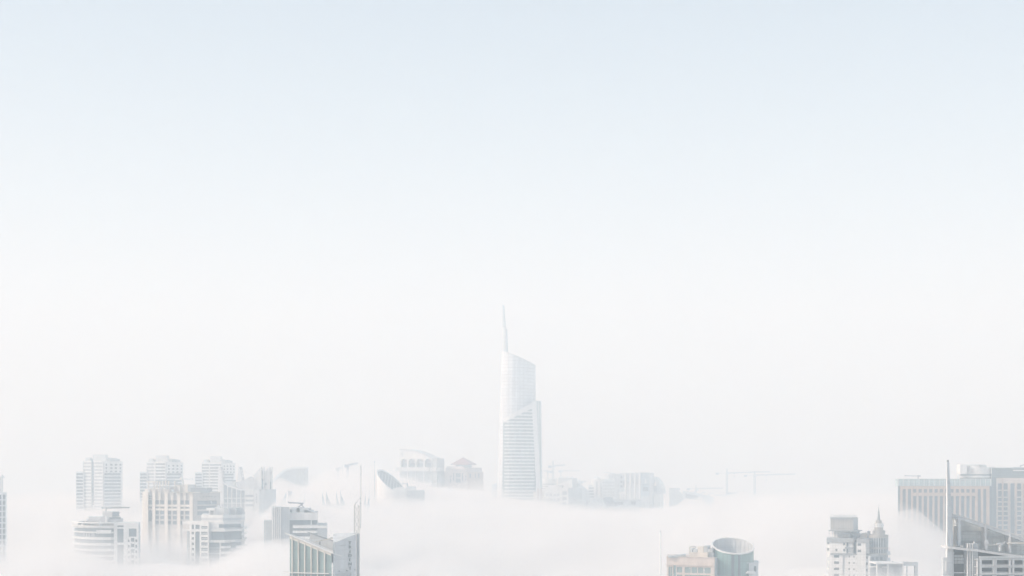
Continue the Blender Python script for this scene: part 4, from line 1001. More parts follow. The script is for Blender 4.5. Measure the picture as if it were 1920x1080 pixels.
mb = MB(); arch2 = [(a*.5, y+1.2 if y < 906 else y) for a, y in arch]; pt = [c+V.t*a+V.n*.5 for a, y in arch2]
mb.loft([(p.x,p.y,b.Z(y)) for p, (a, y) in zip(pt, arch2)], [(p.x+V.n.x*.4,p.y+V.n.y*.4,b.Z(y)) for p, (a, y) in zip(pt, arch2)]); b.part('arch_window', mb, 'plain')
mb = MB()
for x in (1203.2,1209.6):
    for k in range(3): V.slab(mb, x+(k%2)*.4, x+4.2-(k%2)*.6, 890.2+1.5*k, 891.1+1.5*k, .4, .7)
b.part('sign_mark', mb, 'grey')
mb = MB(); V.slab(mb, 1203, 1213.6, 908.4, 909.4, .4, 1.4); V.slab(mb, 1204, 1213, 913, 921, .4, .6); b.part('end_balcony', mb, 'glass')
b.o.rotation_euler.z = R(-14); b.o.scale.x = 1.03
b = B('sail_building', 'curved grey sail building with white window frame right of the ribbed tower', 'building', 1226, 2070)
q = [(1224.6,894),(1228.6,894.4),(1233,898.4),(1237,904),(1240,911),(1241.8,918.6),(1242,924.6),(1232.6,924.6),(1231.6,915),(1229.6,906),(1226.6,899)]
mb = MB(); mb.loft([(b.X(x,0),0,b.Z(y)) for x, y in q], [(b.X(x,16),16,b.Z(y)) for x, y in q]); b.part('sail', mb, 'lgrey')
mb = MB(); b.prism(mb, [(1215.6,4),(1234,4),(1234,20),(1215.6,20)], 911); b.part('body', mb, 'grey')
W = Wall(b, (1215.6,2), (1223.4,2)); mb = MB(); b.prism(mb, [(1215.6,2),(1223.4,2),(1223.4,5),(1215.6,5)], 908.6)
W.facade(mb, 1215.6, 1223.4, 908.4, 922.6, [(1217,1221.6,910,912.8),(1217,1221.6,914.4,917),(1217,1221.6,918.6,921)], 'glass', .7); b.part('window_frame', mb, 'plain')
mb = MB(); b.prism(mb, [(1200.6,-6),(1242,-2),(1242,18),(1200.6,18)], 922.8, 926); b.part('podium_slab', mb, 'pale')
mb = MB(); b.prism(mb, [(1201.6,-4),(1226,-4),(1226,16),(1201.6,16)], 926); b.part('podium', mb, 'grey')
mb = MB(); b.prism(mb, [(1226.4,-2),(1238,-1),(1238,16),(1226.4,16)], 926); b.part('podium_front', mb, 'white')
mb = MB(); b.bx(mb, 1220, 1224.6, 897, 909, 5, 12); b.part('stair_tower', mb, 'white')
b.o.rotation_euler.z = R(-14); b.o.scale.x = 1.03
b = B('grey_box_block', 'plain grey block with sloping end standing alone right of the sail building', 'building', 1265, 2200)
q = [(1255,915),(1274.6,915),(1274.6,919.6),(1280,927),(1280,940),(1255,940)]
mb = MB(); mb.loft([(b.X(x,0),0,0 if y == 940 else b.Z(y)) for x, y in q], [(b.X(x,18),18,0 if y == 940 else b.Z(y)) for x, y in q]); b.part('body', mb, 'grey')
mb = MB(); mb.tube((b.X(1273,-1),-1,b.Z(919)), (b.X(1279,-1),-1,b.Z(926)), 1.0, n=4); b.part('sloping_edge', mb, 'plain')
b = B('shell_roof_hall', 'low wedge hall with small curved roof shells near the fog line', 'building', 1305, 2250)
q = [(1280,920.4),(1300,923),(1338,932.4),(1338,946),(1280,946)]
mb = MB(); mb.loft([(b.X(x,0),0,0 if y == 946 else b.Z(y)) for x, y in q], [(b.X(x,26),26,0 if y == 946 else b.Z(y)) for x, y in q]); b.part('body', mb, 'pale')
mb = MB(); q = [(1285.4,925.4),(1308,929.4),(1308,946),(1285.4,946)]
mb.loft([(b.X(x,-.6),-.6,0 if y == 946 else b.Z(y)) for x, y in q], [(b.X(x,-.1),-.1,0 if y == 946 else b.Z(y)) for x, y in q]); b.part('glazing', mb, 'steel')
for x, y in ((1289,916.6),(1300.6,919.6),(1314,922.6),(1327,925.6)):
    mb = MB(); q = [(x,y+2.6),(x+2.5,y+.8),(x+6,y-.2),(x+10,y),(x+10,y+.7),(x+6,y+.9),(x+3.5,y+2),(x+1.5,y+4.6)]
    mb.loft([(b.X(u,4),4,b.Z(v)) for u, v in q], [(b.X(u,16),16,b.Z(v)) for u, v in q]); b.part('roof_shell', mb, 'lgrey')

# nearer roofs poking through the fog in front of the city
b = B('gabled_roof_house', 'blue grey steep gabled roofs showing through fog below the small dome', 'building', 1122, 1830)
for k, (x0, xm, x1, yt, yb, d) in enumerate(((1098,1115,1134,934.4,952,0),(1116,1134,1150,932.4,950,10))):
    mb = MB(); w2 = 14
    xa, xm_, xb_ = b.X(x0,d), b.X(xm,d), b.X(x1,d); zb_, zt_ = b.Z(yb), b.Z(yt)
    mb.add([(xa,d,zb_),(xb_,d,zb_),(xm_,d+4,zt_),(xa+6,d+w2,zb_),(xb_+6,d+w2,zb_),(xm_+9,d+w2-2,zt_)], [(0,1,2),(1,4,5,2),(4,3,5),(3,0,2,5),(0,3,4,1)]); b.part('gabled_roof', mb, 'steel' if k else 'lgrey')
mb = MB(); b.prism(mb, [(1100,1),(1146,8),(1146,26),(1100,26)], 950.5); b.part('walls', mb, 'pale')
mb = MB(); rnd = random.Random(12)
for i in range(7): b.bx(mb, 1113+1.3*i, 1113.8+1.3*i, 928+rnd.random()*4, 938, 4, 5)
b.part('roof_ornament', mb, 'plain')
b = B('long_flat_block', 'long flat grey block with a raking white strut below the ribbed tower', 'building', 1175, 1880)
mb = MB(); b.prism(mb, [(1148,2),(1202,2),(1202,20),(1148,20)], 937.6); b.part('body', mb, 'lgrey')
mb = MB(); b.bx(mb, 1147.6, 1202.4, 936.8, 938.6, 1, 2.2); b.part('roof_edge', mb, 'grey')
mb = MB(); b.bx(mb, 1150.4, 1168, 940.6, 947, 1.4, 2.1); b.bx(mb, 1183, 1192, 940, 946, 1.4, 2.1); b.part('window', mb, 'steel')
mb = MB(); mb.tube((b.X(1180,0),0,b.Z(938.4)), (b.X(1192,0),0,b.Z(928)), .5, n=5); b.part('strut', mb, 'plain')
mb = MB()
for x in (1177,1184,1187.6): b.bx(mb, x, x+1.6, 935.4, 938, 4, 6)
b.part('roof_unit', mb, 'plain')
b = B('foot_pavilion', 'small pinkish pavilion with two white posts at the foot of the tall tower', 'pavilion', 1010, 1760)
mb = MB(); b.prism(mb, [(1007,4),(1016.6,4),(1016.6,14),(1007,14)], 916); b.part('body', mb, 'pink')
for x, y in ((1005.4,910.4),(1011.8,904.4)):
    mb = MB(); b.bx(mb, x-.8, x+.8, y, None, 0, 2); b.part('post', mb, 'plain')
mb = MB(); b.prism(mb, [(1000,6),(1020,6),(1020,18),(1000,18)], 922); b.part('base', mb, 'cream')
b = B('low_foot_block', 'faint low block just left of the foot of the tall tower', 'building', 928, 1840)
mb = MB(); b.prism(mb, [(923,0),(935,0),(935,16),(923,16)], 908.4); b.part('body', mb, 'lgrey')
mb = MB(); b.bx(mb, 927.6, 931.4, 905.4, 908.6, 4, 8); b.part('roof_unit', mb, 'plain')

# cranes
crane('crane nearest the tall tower, its mast rising behind the white drum building', 1037, 2300, 863.4, 874, 1028, 1060, 872.6, 2.6, .42)
crane('small crane half hidden behind the right edge of the tall tower', 1027, 2450, 882, 884, 1031, 1019, 883, 1.8, .3)
crane('faintest thin crane with a long level jib left of the small dome', 1051.6, 2700, 881, 883.2, 1047, 1087, 883.2, 1.6, .28)
crane('low crane jib reaching toward the small dome', 1091, 2500, 901, 903.4, 1086, 1100, 903.4, 1.4, .3)
crane('biggest crane in the right haze, higher of the pair with long level jibs', 1363, 2600, 878.4, 887.4, 1342, 1444, 885, 2.6, .5, hook=(1376.6,892.6))
crane('lower crane of the pair, its long level jib reaching far right', 1415, 2600, 882.8, 891.4, 1395, 1491.6, 889.4, 2.6, .5, hook=(1436.8,900))
crane('thin low crane behind the shell roofed hall', 1305, 2500, 908.6, 916.6, 1287.6, 1356, 916, 1.6, .32)
b = B('site_roof', 'flat grey roofs of a building site at the foot of the biggest crane', 'building', 1372, 2580)
mb = MB(); b.prism(mb, [(1341,0),(1380,4),(1380,20),(1341,20)], 927.6); b.part('deck', mb, 'grey')
mb = MB(); q = [(1360,923.8),(1378,923.2),(1385.6,924.2),(1380,926.4),(1362,927.4)]
mb.loft([(b.X(x,2),2,b.Z(y)) for x, y in q], [(b.X(x,14),14,b.Z(y)) for x, y in q]); b.part('canopy', mb, 'steel')
# ================================================================== RIGHT SIDE
c = B('flag_pole', 'tall plain white pole left of the glass cylinder building', 'pole', 1238.4, 720)
c.part('shaft', MB().tube((0,0,0),(0,0,c.Z(997)),.42,.36,12), 'plain', smooth=True)
c.part('finial', MB().lathe(0,0,[(.36,c.Z(997)),(.3,c.Z(996.2)),(.08,c.Z(995.6))],12), 'steel')

b = B('cylinder_building', 'cream block joined to a teal glass cylinder with slanted open top', 'building', 1335, 740, None, (1340,.1))
ccy = 12.0; R0 = (b.X(1413,12)-b.X(1335.4,12))/2; ccx = b.X(1374.2,12)
pa = Vector((ccx-R0,ccy,b.Z(1026))); pb2 = Vector((ccx+R0,ccy,b.Z(1028.5))); pc = Vector((ccx,ccy-R0,b.Z(1038.5)))
pa.z += .0
nn = (pb2-pa).cross(pc-pa); pz = lambda x, y: pa.z-(nn.x*(x-pa.x)+nn.y*(y-pa.y))/nn.z
# tilt the cut so that the back of the rim stands higher
kb = (b.Z(1009,22)-b.Z(1038.5,2))/(2*R0)
pz = lambda x, y: b.Z(1038.5)+(y-(ccy-R0))*kb+(x-ccx)*(-.035)
N_ = 40; cir = [(ccx+R0*math.cos(2*math.pi*i/N_), ccy+R0*math.sin(2*math.pi*i/N_)) for i in range(N_)]
inn = [(ccx+(x-ccx)*.955, ccy+(y-ccy)*.955) for x, y in cir]
zf = b.Z(1052)
mb = MB(); vs = [(x,y,0) for x, y in cir]+[(x,y,pz(x,y)) for x, y in cir]; fs = [(i,(i+1)%N_,N_+(i+1)%N_,N_+i) for i in range(N_)]
mb.add(vs, fs); b.part('glass_drum', mb, mat('drum_glass', (.20,.33,.315), .12, .6, joint=(1.45,3.4,.1,.7), var=.25))
mb = MB(); vs = [(x,y,zf) for x, y in inn]+[(x,y,pz(x,y)-.1) for x, y in inn]; fs = [(i,N_+i,N_+(i+1)%N_,(i+1)%N_) for i in range(N_)]+[tuple(range(N_))]
mb.add(vs, fs); mb_o = mb.build('drum_lining', 'lgrey', b.o, fix=False)
mb = MB(); oc = [(ccx+(x-ccx)*1.03, ccy+(y-ccy)*1.03) for x, y in cir]
vs = [(x,y,pz(x,y)+dz) for dz in (-.35,.18) for pts in (oc, inn) for x, y in pts]; n = N_
fs = []
for i in range(n):
    j = (i+1)%n; fs += [(i,j,2*n+j,2*n+i),(n+i,3*n+i,3*n+j,n+j),(2*n+i,2*n+j,3*n+j,3*n+i),(i,n+i,n+j,j)]
mb.add(vs, fs); b.part('rim', mb, 'wsteel')
mb = MB()
for k in range(1, 12):
    a = R(15*k); x, y = ccx+R0*.945*math.cos(a), ccy+R0*.945*math.sin(a); mb.tube((x,y,zf),(x,y,pz(x,y)-.3),.1,n=4)
for zz in (b.Z(1030),):
    for i in range(14):
        a0, a1 = R(12*i+6), R(12*i+18); mb.tube((ccx+R0*.945*math.cos(a0),ccy+R0*.945*math.sin(a0),zz),(ccx+R0*.945*math.cos(a1),ccy+R0*.945*math.sin(a1),zz),.08,n=4)
b.part('lining_rib', mb, 'grey')
b.part('lightning_rod', MB().tube((ccx-2,ccy+R0,pz(ccx,ccy+R0)),(ccx-2,ccy+R0,pz(ccx,ccy+R0)+.9),.14), 'steel')
mb = MB()                                   # broad vertical strips of darker glass on the drum
for a0, a1 in ((258,266),(276,283)):
    mb.lathe(ccx, ccy, [(R0+.05,0),(R0+.12,.1),(R0+.12,b.Z(1041)),(R0+.05,b.Z(1040.8))], 3, a0, a1)
b.part('dark_glass_strip', mb, 'glass')
# cream block
mb = MB(); b.prism(mb, [(1251,0),(1340,0),(1349.5,14),(1349.5,30),(1251,30)], 1046.4); b.part('block', mb, 'peach')
W = Wall(b, (1251,0), (1340,0)); mb = MB()
hs = [(1254,1261.4,1064.4,1092),(1263,1268.4,1061.6,1092),(1269.6,1279.6,1064.4,1075),(1284.4,1333,1064.4,1075.4),(1269.6,1279.6,1078.6,1090),(1284.4,1333,1078.6,1090)]
W.facade(mb, 1250.6, 1340, 1045.4, None, hs, 'teal', .5); b.part('facade', mb, 'peach')
mb = MB(); W.slab(mb, 1249, 1341, 1059.4, 1061.2, .5, 1.0); W.slab(mb, 1249.4, 1340.5, 1044.8, 1046.2, .5, .8); b.part('cornice', mb, 'peach')
mb = MB()
for x in (1296,1308,1320): W.slab(mb, x-.7, x+.7, 1064.4, 1075.4, .12, .3); 
for x in (1258,): W.slab(mb, x-.3, x+.3, 1064.4, 1092, .12, .3)
b.part('mullion', mb, 'peach')
mb = MB()
for x, y in ((1293.8,1065.6),(1320.6,1067),(1321,1069.5)): W.slab(mb, x-.5, x+.5, y, y+1.8, .3, .42)
b.part('lamp', mb, 'plain')
V = Wall(b, (1340,0), (1349.5,14)); mb = MB(); V.slab(mb, 1340.4, 1349, 1046.2, None, .02, .2); b.part('shaded_side', mb, 'grey')  # grey slab paints the shade on this side of the peach block
mb = MB(); lo = [(b.X(1252.5,6),6,b.Z(1046.5)),(b.X(1286,6),6,b.Z(1046.5)),(b.X(1286,14),14,b.Z(1046.5)),(b.X(1252.5,14),14,b.Z(1046.5))]
mb.loft(lo, [(p[0],p[1],b.Z(1044.6) if i in (0,3) else b.Z(1040.6)) for i, p in enumerate(lo)]); b.part('sloped_plinth', mb, 'grey')
mb = MB(); b.bx(mb, 1292, 1326.5, 1037, 1046.6, 4, 14); b.part('plant_house', mb, 'cream')
mb = MB(); b.bx(mb, 1326.7, 1337.5, 1038, 1046.6, 6, 15); b.part('plant_house_end', mb, 'grey')
for x0, x1, y, m_ in ((1308,1319,1026,'cream'),(1319.4,1326.6,1024.6,'grey'),(1300,1307,1032,'lgrey'),(1327.4,1331.4,1031,'lgrey'),(1332,1336,1028.6,'grey'),(1294,1298,1030,'lgrey')):
    mb = MB(); b.bx(mb, x0, x1, y, 1037.2, 6, 11); b.bx(mb, x0+1.4, x1-2, y+1.5, y+4, 5.9, 6.1); b.part('cooling_unit', mb, m_)
mb = MB()
for i in range(9):
    a0, a1 = R(180-i*18), R(180-(i+1)*18) ; ux = lambda a: b.X(1300,7)+1.6*math.cos(a); uz = lambda a: b.Z(1030)+1.1*math.sin(a)
    mb.tube((ux(a0)-.3,7,uz(a0)),(ux(a1)-.3,7,uz(a1)),.35,n=6)
mb.tube((b.X(1293.4,7),7,b.Z(1030)),(b.X(1293.4,7),7,b.Z(1037)),.35,n=6); b.part('duct', mb, 'csteel')
mb = MB(); mb.tube((b.X(1327,8),8,b.Z(1029)),(b.X(1336,8),8,b.Z(1030)),.25); b.part('pipe', mb, 'steel')
mb = MB(); b.prism(mb, [(1404,4),(1421.8,8),(1421.8,26),(1404,26)], 1056); b.prism(mb, [(1400,3.2),(1425,7.6),(1425,9),(1400,9)], 1055.8, 1057); b.part('annex', mb, 'lgrey')
mb = MB(); W = Wall(b, (1404,4), (1421.8,8)); W.slab(mb, 1413.4, 1417.6, 1063, 1073, .02, .15); b.part('window', mb, 'glass')
mb = MB(); b.bx(mb, 1400.4, 1417, 1073.6, 1075.4, -1, 5); b.bx(mb, 1402, 1415.4, 1071, 1073.6, .5, 4); b.part('balcony', mb, 'lgrey')

# --- white tiled tower with billboard frame and spired turret
b = B('turret_tower', 'white tiled apartment tower with rooftop sign frame and spired round turret', 'tower', 1607, 840, None, (1630,.12))
mb = MB(); b.prism(mb, [(1550.6,3),(1557,.2),(1600,.2),(1600,8),(1606.4,8),(1606.4,.2),(1630,.2),(1630,30),(1550.6,30)], 1011); b.part('body', mb, 'tile')
W = Wall(b, (1557,0), (1600,0)); mb = MB()
hs = [(1566.6,1570.6,1030,1035),(1581.2,1585,1018.4,1023.2),(1581.2,1585,1030.2,1035)]
W.facade(mb, 1557, 1586.4, 1017, 1038.4, hs, 'glass', .4); b.part('upper_facade', mb, 'tile')
mb = MB(); W.slab(mb, 1587.8, 1590.4, 1018, 1025.6, .02, .1); W.slab(mb, 1587.8, 1590.4, 1030, 1037.6, .02, .1); b.part('balcony_door', mb, 'glass')
mb = MB(); W.slab(mb, 1585.4, 1601, 1026.2, 1029.8, .1, 1.7); b.part('balcony', mb, 'mgrey')
V = Wall(b, (1550.6,3), (1557,.2)); mb = MB(); V.facade(mb, 1550.6, 1557, 1017, 1036, [(1551.4,1556,1018,1022.2),(1551.4,1556,1029.4,1034)], 'glass', .35); b.part('corner_facade', mb, 'tile')
mb = MB(); b.bx(mb, 1549.8, 1600.4, 1009.8, 1017, -1.2, 6); b.part('parapet', mb, 'mgrey')
mb = MB(); b.bx(mb, 1600.6, 1606.2, 1017, None, 6.5, 8.2); b.part('recess', mb, 'mgrey')  # grey slab darkens the tiled recess, its shade put into the colour
U = Wall(b, (1606.4,-1), (1624,-1)); mb = MB(); b.prism(mb, [(1606.4,-1),(1624,-1),(1624,8),(1606.4,8)], 1017.4)
U.facade(mb, 1606.4, 1624, 1017, 1038.4, [(1608.4,1615,1019,1023.4),(1608.4,1615,1030.8,1035.6)], 'glass', .4); b.part('right_bay', mb, 'tile')
mb = MB(); b.bx(mb, 1607, 1629.6, 1010, 1017.4, -1.8, 7); b.part('bay_parapet', mb, 'mgrey')
mb = MB(); b.bx(mb, 1556.6, 1649, 1038.2, 1041.8, -1.6, 4); b.part('string_course', mb, 'mgrey')
Q = Wall(b, (1554.6,-.2), (1632,-.2)); mb = MB(); b.prism(mb, [(1554.6,-.2),(1580.4,-.2),(1580.4,4),(1554.6,4)], 1041.8); b.prism(mb, [(1589.4,-.2),(1632,-.2),(1632,10),(1589.4,10)], 1041.8)
hs = []
for i in range(4):
    y = 1042.2+11.8*i
    hs += [(1564,1573.6,y,y+4.6),(1591.2,1593.6,y+.4,y+3.8),(1600.2,1602.6,y+.4,y+3.8),(1606.2,1615,y+1.2,y+7.2),(1622.6,1627,y+.8,y+5.6)]
Q.facade(mb, 1554.6, 1580.4, 1041.8, None, [h for h in hs if h[0] < 1580], 'glass', .35); Q.facade(mb, 1589.4, 1632, 1041.8, None, [h for h in hs if h[0] > 1590], 'glass', .35); b.part('lower_facade', mb, 'tile')
mb = MB(); b.bx(mb, 1580.6, 1589.2, 1041.9, None, 1.2, 2); b.part('glass_shaft', mb, 'glass')
for y in (1049,1061,1073):
    mb = MB(); b.bx(mb, 1550.6, 1555, y, y+3.4, 1, 4); b.bx(mb, 1551.6, 1554.4, y-3, y, 1.6, 1.7); b.part('balcony', mb, 'lgrey')
# rooftop sign frame
mb = MB(); b.bx(mb, 1563, 1594.6, 997, 1010, 5, 10); b.part('roof_house', mb, 'tile')
mb = MB(); b.bx(mb, 1594.8, 1608, 996, 1010, 7, 12); b.part('roof_house_end', mb, 'mgrey')
for x in (1554.4,1560.8,1568.6):
    mb = MB(); b.bx(mb, x-.5, x+.5, 997, 1010, 1, 1.5); b.part('column', mb, 'plain')
mb = MB(); b.bx(mb, 1553.4, 1608.4, 995, 997, -.4, 10); b.part('roof_slab', mb, 'mgrey')
mb = MB(); b.prism(mb, [(1557,1),(1599.6,1),(1608.4,9),(1557,9)], 971, 995); b.part('sign_box', mb, 'mesh')
SW = Wall(b, (1599.6,1), (1608.4,9)); mb = MB(); SW.slab(mb, 1599.8, 1608.2, 972, 995, .02, .15); b.part('sign_box_side', mb, 'grey')
mb = MB(); b.bx(mb, 1556.6, 1600, 971, 974.4, .5, 1); b.part('sign_box_rail', mb, 'mgrey')
text('Dyafemosale', (b.X(1582.4), .8, b.Z(970.6)), 2.9, 0, 'lgrey', b.o, 'roof_sign', .18, .92)
mb = MB(); b.bx(mb, 1612, 1625, 1001, 1011, 6, 12); b.bx(mb, 1617, 1625.4, 1000, 1001.2, 6, 12); b.part('plant_house', mb, 'cream')
mb = MB(); b.bx(mb, 1626, 1629.6, 996.4, 1011, 5, 8); b.bx(mb, 1629, 1634, 1002, 1011, 5, 9); b.part('chimney', mb, 'dgrey')
c = B('roof_crane', 'tapered grey window cleaning arm lying over the roof under the sign box', 'crane', 1600, 846)
c.part('arm', MB().loft([(c.X(1577.4),-.3,c.Z(1000.4)),(c.X(1577.4),.3,c.Z(1000.4)),(c.X(1608),.5,c.Z(1003.4)),(c.X(1608),-.5,c.Z(1003.4))], [(c.X(1577.4),-.3,c.Z(999)),(c.X(1577.4),.3,c.Z(999)),(c.X(1608),.5,c.Z(1000.4)),(c.X(1608),-.5,c.Z(1000.4))]), 'steel')
c.part('carriage', MB().box(c.X(1604),c.X(1612),-.7,.7,c.Z(1006),c.Z(1000.2)).tube((c.X(1603),0,c.Z(1010)),(c.X(1603),0,c.Z(1002)),.3).tube((c.X(1600),-.3,c.Z(1010)),(c.X(1603),-.3,c.Z(1006)),.2), 'steel')
# round turret
tx, ty_ = b.X(1647.6,5), 5.0; r_ = b.X(1664.2,5)-tx
mb = MB(); mb.lathe(tx, ty_, [(r_,0),(r_,b.Z(1003.4))], 28); b.part('turret_drum', mb, 'mgrey')
mb = MB(); mb.lathe(tx, ty_, [(r_+.35,b.Z(1009)),(r_+.35,b.Z(1003.2))], 28); mb.lathe(tx, ty_, [(r_+.35,b.Z(1029.6)),(r_+.35,b.Z(1026.4))], 28); mb.lathe(tx, ty_, [(r_+.2,b.Z(1041)),(r_+.2,b.Z(1037.4))], 28); b.part('turret_band', mb, 'stone')
for k in range(13):
    a = R(180+15*k)
    mb = MB(); mb.tube((tx+(r_+.1)*math.cos(a),ty_+(r_+.1)*math.sin(a),b.Z(1037.4)),(tx+(r_+.1)*math.cos(a),ty_+(r_+.1)*math.sin(a),b.Z(1009)),.22,n=4); b.part('turret_pier', mb, 'lgrey')
for k in range(12):
    a0, a1 = 180+15*k+2, 180+15*k+13
    for ya, yb in ((1009.2,1026),(1030,1037)):
        mb = MB(); mb.lathe(tx, ty_, [(r_+.02,b.Z(yb)),(r_+.07,b.Z(yb)+.02),(r_+.07,b.Z(ya)-.02),(r_+.02,b.Z(ya))], 2, a0, a1); b.part('turret_window', mb, 'glass')
for ra, rb, ya, yb, m_ in ((11.6,11.6,994.8,1003.4,'stone'),(8.1,8.1,981,995,'stone'),(5.6,5.6,976.2,981.2,'stone')):
    k = r_/16.6; mb = MB(); mb.lathe(tx, ty_, [(ra*k,b.Z(yb)),(ra*k,b.Z(ya)),(ra*k*.7,b.Z(ya)+.1)], 24); b.part('turret_tier', mb, m_)
mb = MB(); mb.lathe(tx, ty_, [(8.4*r_/16.6,b.Z(989)),(8.4*r_/16.6,b.Z(982))], 24); b.part('turret_white_band', mb, 'plain')
mb = MB()
for k in range(7):
    a = R(195+25*k); q = 8.5*r_/16.6; mb.box(tx+q*math.cos(a)-.12, tx+q*math.cos(a)+.12, ty_+q*math.sin(a)-.06, ty_+q*math.sin(a)+.06, b.Z(987.4), b.Z(983.6))
    q = 11.7*r_/16.6; mb.box(tx+q*math.cos(a)-.2, tx+q*math.cos(a)+.2, ty_+q*math.sin(a)-.05, ty_+q*math.sin(a)+.05, b.Z(998.4), b.Z(997))
b.part('turret_slot', mb, 'steel')
mb = MB(); mb.lathe(tx, ty_, [(.95,b.Z(976.2)),(.5,b.Z(966)),(.16,b.Z(952))], 10); b.part('spire', mb, 'mgrey')
mb = MB(); mb.tube((tx,ty_,b.Z(952.2)),(tx,ty_,b.Z(947.4)),.07); mb.lathe(tx, ty_, [(.05,b.Z(948.6)),(.24,b.Z(947.8)),(.05,b.Z(947))], 8); b.part('finial', mb, 'dgrey')
for y in (1036.6,1048.8,1061):
    mb = MB(); b.bx(mb, 1662, 1669.6, y, y+4.4, 2, 7); b.bx(mb, 1663, 1669.4, y-3, y, 2.1, 2.2); b.part('turret_balcony', mb, 'lgrey')
mb = MB(); b.bx(mb, 1632.2, 1658, 1041.2, None, -.6, .6)
b.part('turret_base', mb, 'mgrey')
for x in (1634,1642,1650):
    for y in (1044,1056):
        mb = MB(); b.bx(mb, x, x+5, y, y+6.2, -.75, -.6); b.part('window', mb, 'glass')

b = B('pergola_block', 'low flat roofed block with a portal frame, right of the round turret', 'building', 1676, 800)
mb = MB(); b.bx(mb, 1641.6, 1694.4, 1054.6, 1057.2, -2, 12); b.part('roof_slab', mb, 'plain')
mb = MB(); b.bx(mb, 1694.6, 1721.2, 1054, 1061, 0, 3); b.bx(mb, 1716.4, 1721.2, 1061, None, 0, 3); b.bx(mb, 1700.2, 1701.6, 1061, None, 0, 1); b.part('portal_frame', mb, 'grey')
mb = MB(); b.prism(mb, [(1631.4,4),(1694,4),(1694,16),(1631.4,16)], 1064.6); b.prism(mb, [(1644,5),(1692,5),(1692,12),(1644,12)], 1057, 1065); b.part('body', mb, 'lgrey')
for x in (1644.6,1665.4,1693.2):
    mb = MB(); b.bx(mb, x-.9, x+.9, 1057.2, None, -1.4, -.4); b.part('column', mb, 'plain')
mb = MB()
for x0, x1, y in ((1632,1642,1066),(1654,1663,1066),(1676,1687,1066)):
    mb = MB(); b.bx(mb, x0, x1, y, 1090, 3.8, 4); b.part('window', mb, 'grey')
mb = MB(); b.bx(mb, 1633, 1643, 1063, 1064.8, 3, 6); b.bx(mb, 1654, 1664, 1062.6, 1064.8, 3, 6); b.part('kerb', mb, 'plain')
mb = MB()
for x in (1694,1700.8,1674): mb.tube((b.X(x,2),2,b.Z(1055)),(b.X(x,2),2,b.Z(1052)),.14)
b.part('roof_lamp', mb, 'steel')

# --- long brown hotel
b = B('long_brown_block', 'long brown stone block with tall dark window slots under a pale glass crown', 'building', 1772, 1080)
mb = MB(); b.prism(mb, [(1683.6,.5),(1859,.5),(1859,30),(1683.6,30)], 911); b.part('body', mb, 'dgrey')
W = Wall(b, (1683.6,0), (1859.4,0))
mb = MB(); W.slab(mb, 1683, 1859.2, 898, 911.2, -6, .5); b.part('glass_crown', mb, 'tealp')
mb = MB()
for i in range(19): W.slab(mb, 1684+9.6*i, 1684.7+9.6*i, 898, 911, .5, .8)
W.slab(mb, 1683, 1859.2, 897.6, 898.2, -.5, .7); b.part('crown_mullion', mb, 'wsteel')
mb = MB(); hs = [(1692,1698,917,1062),(1702,1708,917,1062)]
xs = [1711.9+9.98*i for i in range(12)]
for x in xs: hs += [(x, x+6, 917, 923.6), (x, x+6, 930, 1062)]
hs += [(1833,1838.6,917,1062),(1843.2,1849,917,1062)]
W.facade(mb, 1687.4, 1854.8, 911.4, None, hs, 'glass', .7); b.part('facade', mb, 'brown')
mb = MB(); W.slab(mb, 1707.6, 1831.6, 924, 929.6, .7, 1.3); W.slab(mb, 1708.4, 1711.6, 929.6, None, .7, 1.2); W.slab(mb, 1829, 1832.2, 929.6, None, .7, 1.2); b.part('inner_frame', mb, 'brown')
mb = MB()
for x in [1700,1709.4]+[x+8 for x in xs]+[1841]: W.slab(mb, x-.35, x+.35, 913, None, .72, .95)
b.part('rib', mb, 'peach')
mb = MB(); W.slab(mb, 1684, 1687.3, 911.6, None, .0, .4); W.slab(mb, 1855, 1859.2, 911.6, None, 0, .4); b.part('corner_glazing', mb, 'glass')
# drum pavilion on the roof
dx, dy = b.X(1829,14), 14; rr0 = (b.X(1857.6,14)-b.X(1800.4,14))/2
mb = MB(); mb.lathe(dx, dy, [(rr0,b.Z(899)),(rr0,b.Z(888.6)),(rr0*.99,b.Z(888)),(rr0*.97,b.Z(887.4)),(rr0*.97,b.Z(876)),(rr0*.9,b.Z(875.4))], 40); b.part('drum', mb, 'white')
for ya, yb in ((889.4,891.6),(895.6,897.4)):
    mb = MB(); mb.lathe(dx, dy, [(rr0+.02,b.Z(yb)),(rr0+.06,b.Z(yb)+.02),(rr0+.06,b.Z(ya)-.02),(rr0+.02,b.Z(ya))], 40); b.part('drum_window', mb, 'glass')
mb = MB(); mb.lathe(dx-2, dy, [(rr0*.8,b.Z(875.6)),(rr0*.8,b.Z(873.2)),(rr0*.82,b.Z(872.6)),(rr0*.82,b.Z(871)),(rr0*.6,b.Z(870.4))], 36); b.part('drum_top', mb, 'white')
mb = MB(); b.bx(mb, 1800.6, 1813, 870.6, 888, 3.5, 12); b.part('drum_screen', mb, 'plain')
mb = MB()
for x in (1812,1817.6,1837,1848): b.bx(mb, x, x+1.8, 872.4, 875.6, 4, 5)
b.bx(mb, 1820.4, 1825, 884.4, 886, 3.9, 4.4) ; b.part('drum_vent', mb, 'grey')
mb = MB(); b.bx(mb, 1795.6, 1797.2, 888.4, 899, 6, 7); b.part('roof_post', mb, 'plain')
c = B('roof_crane', 'thin T shaped roof crane on the left end of the pale glass crown', 'crane', 1721.4, 1086)
c.part('mast', MB().tube((0,0,c.Z(898)),(0,0,c.Z(891)),.3), 'steel')
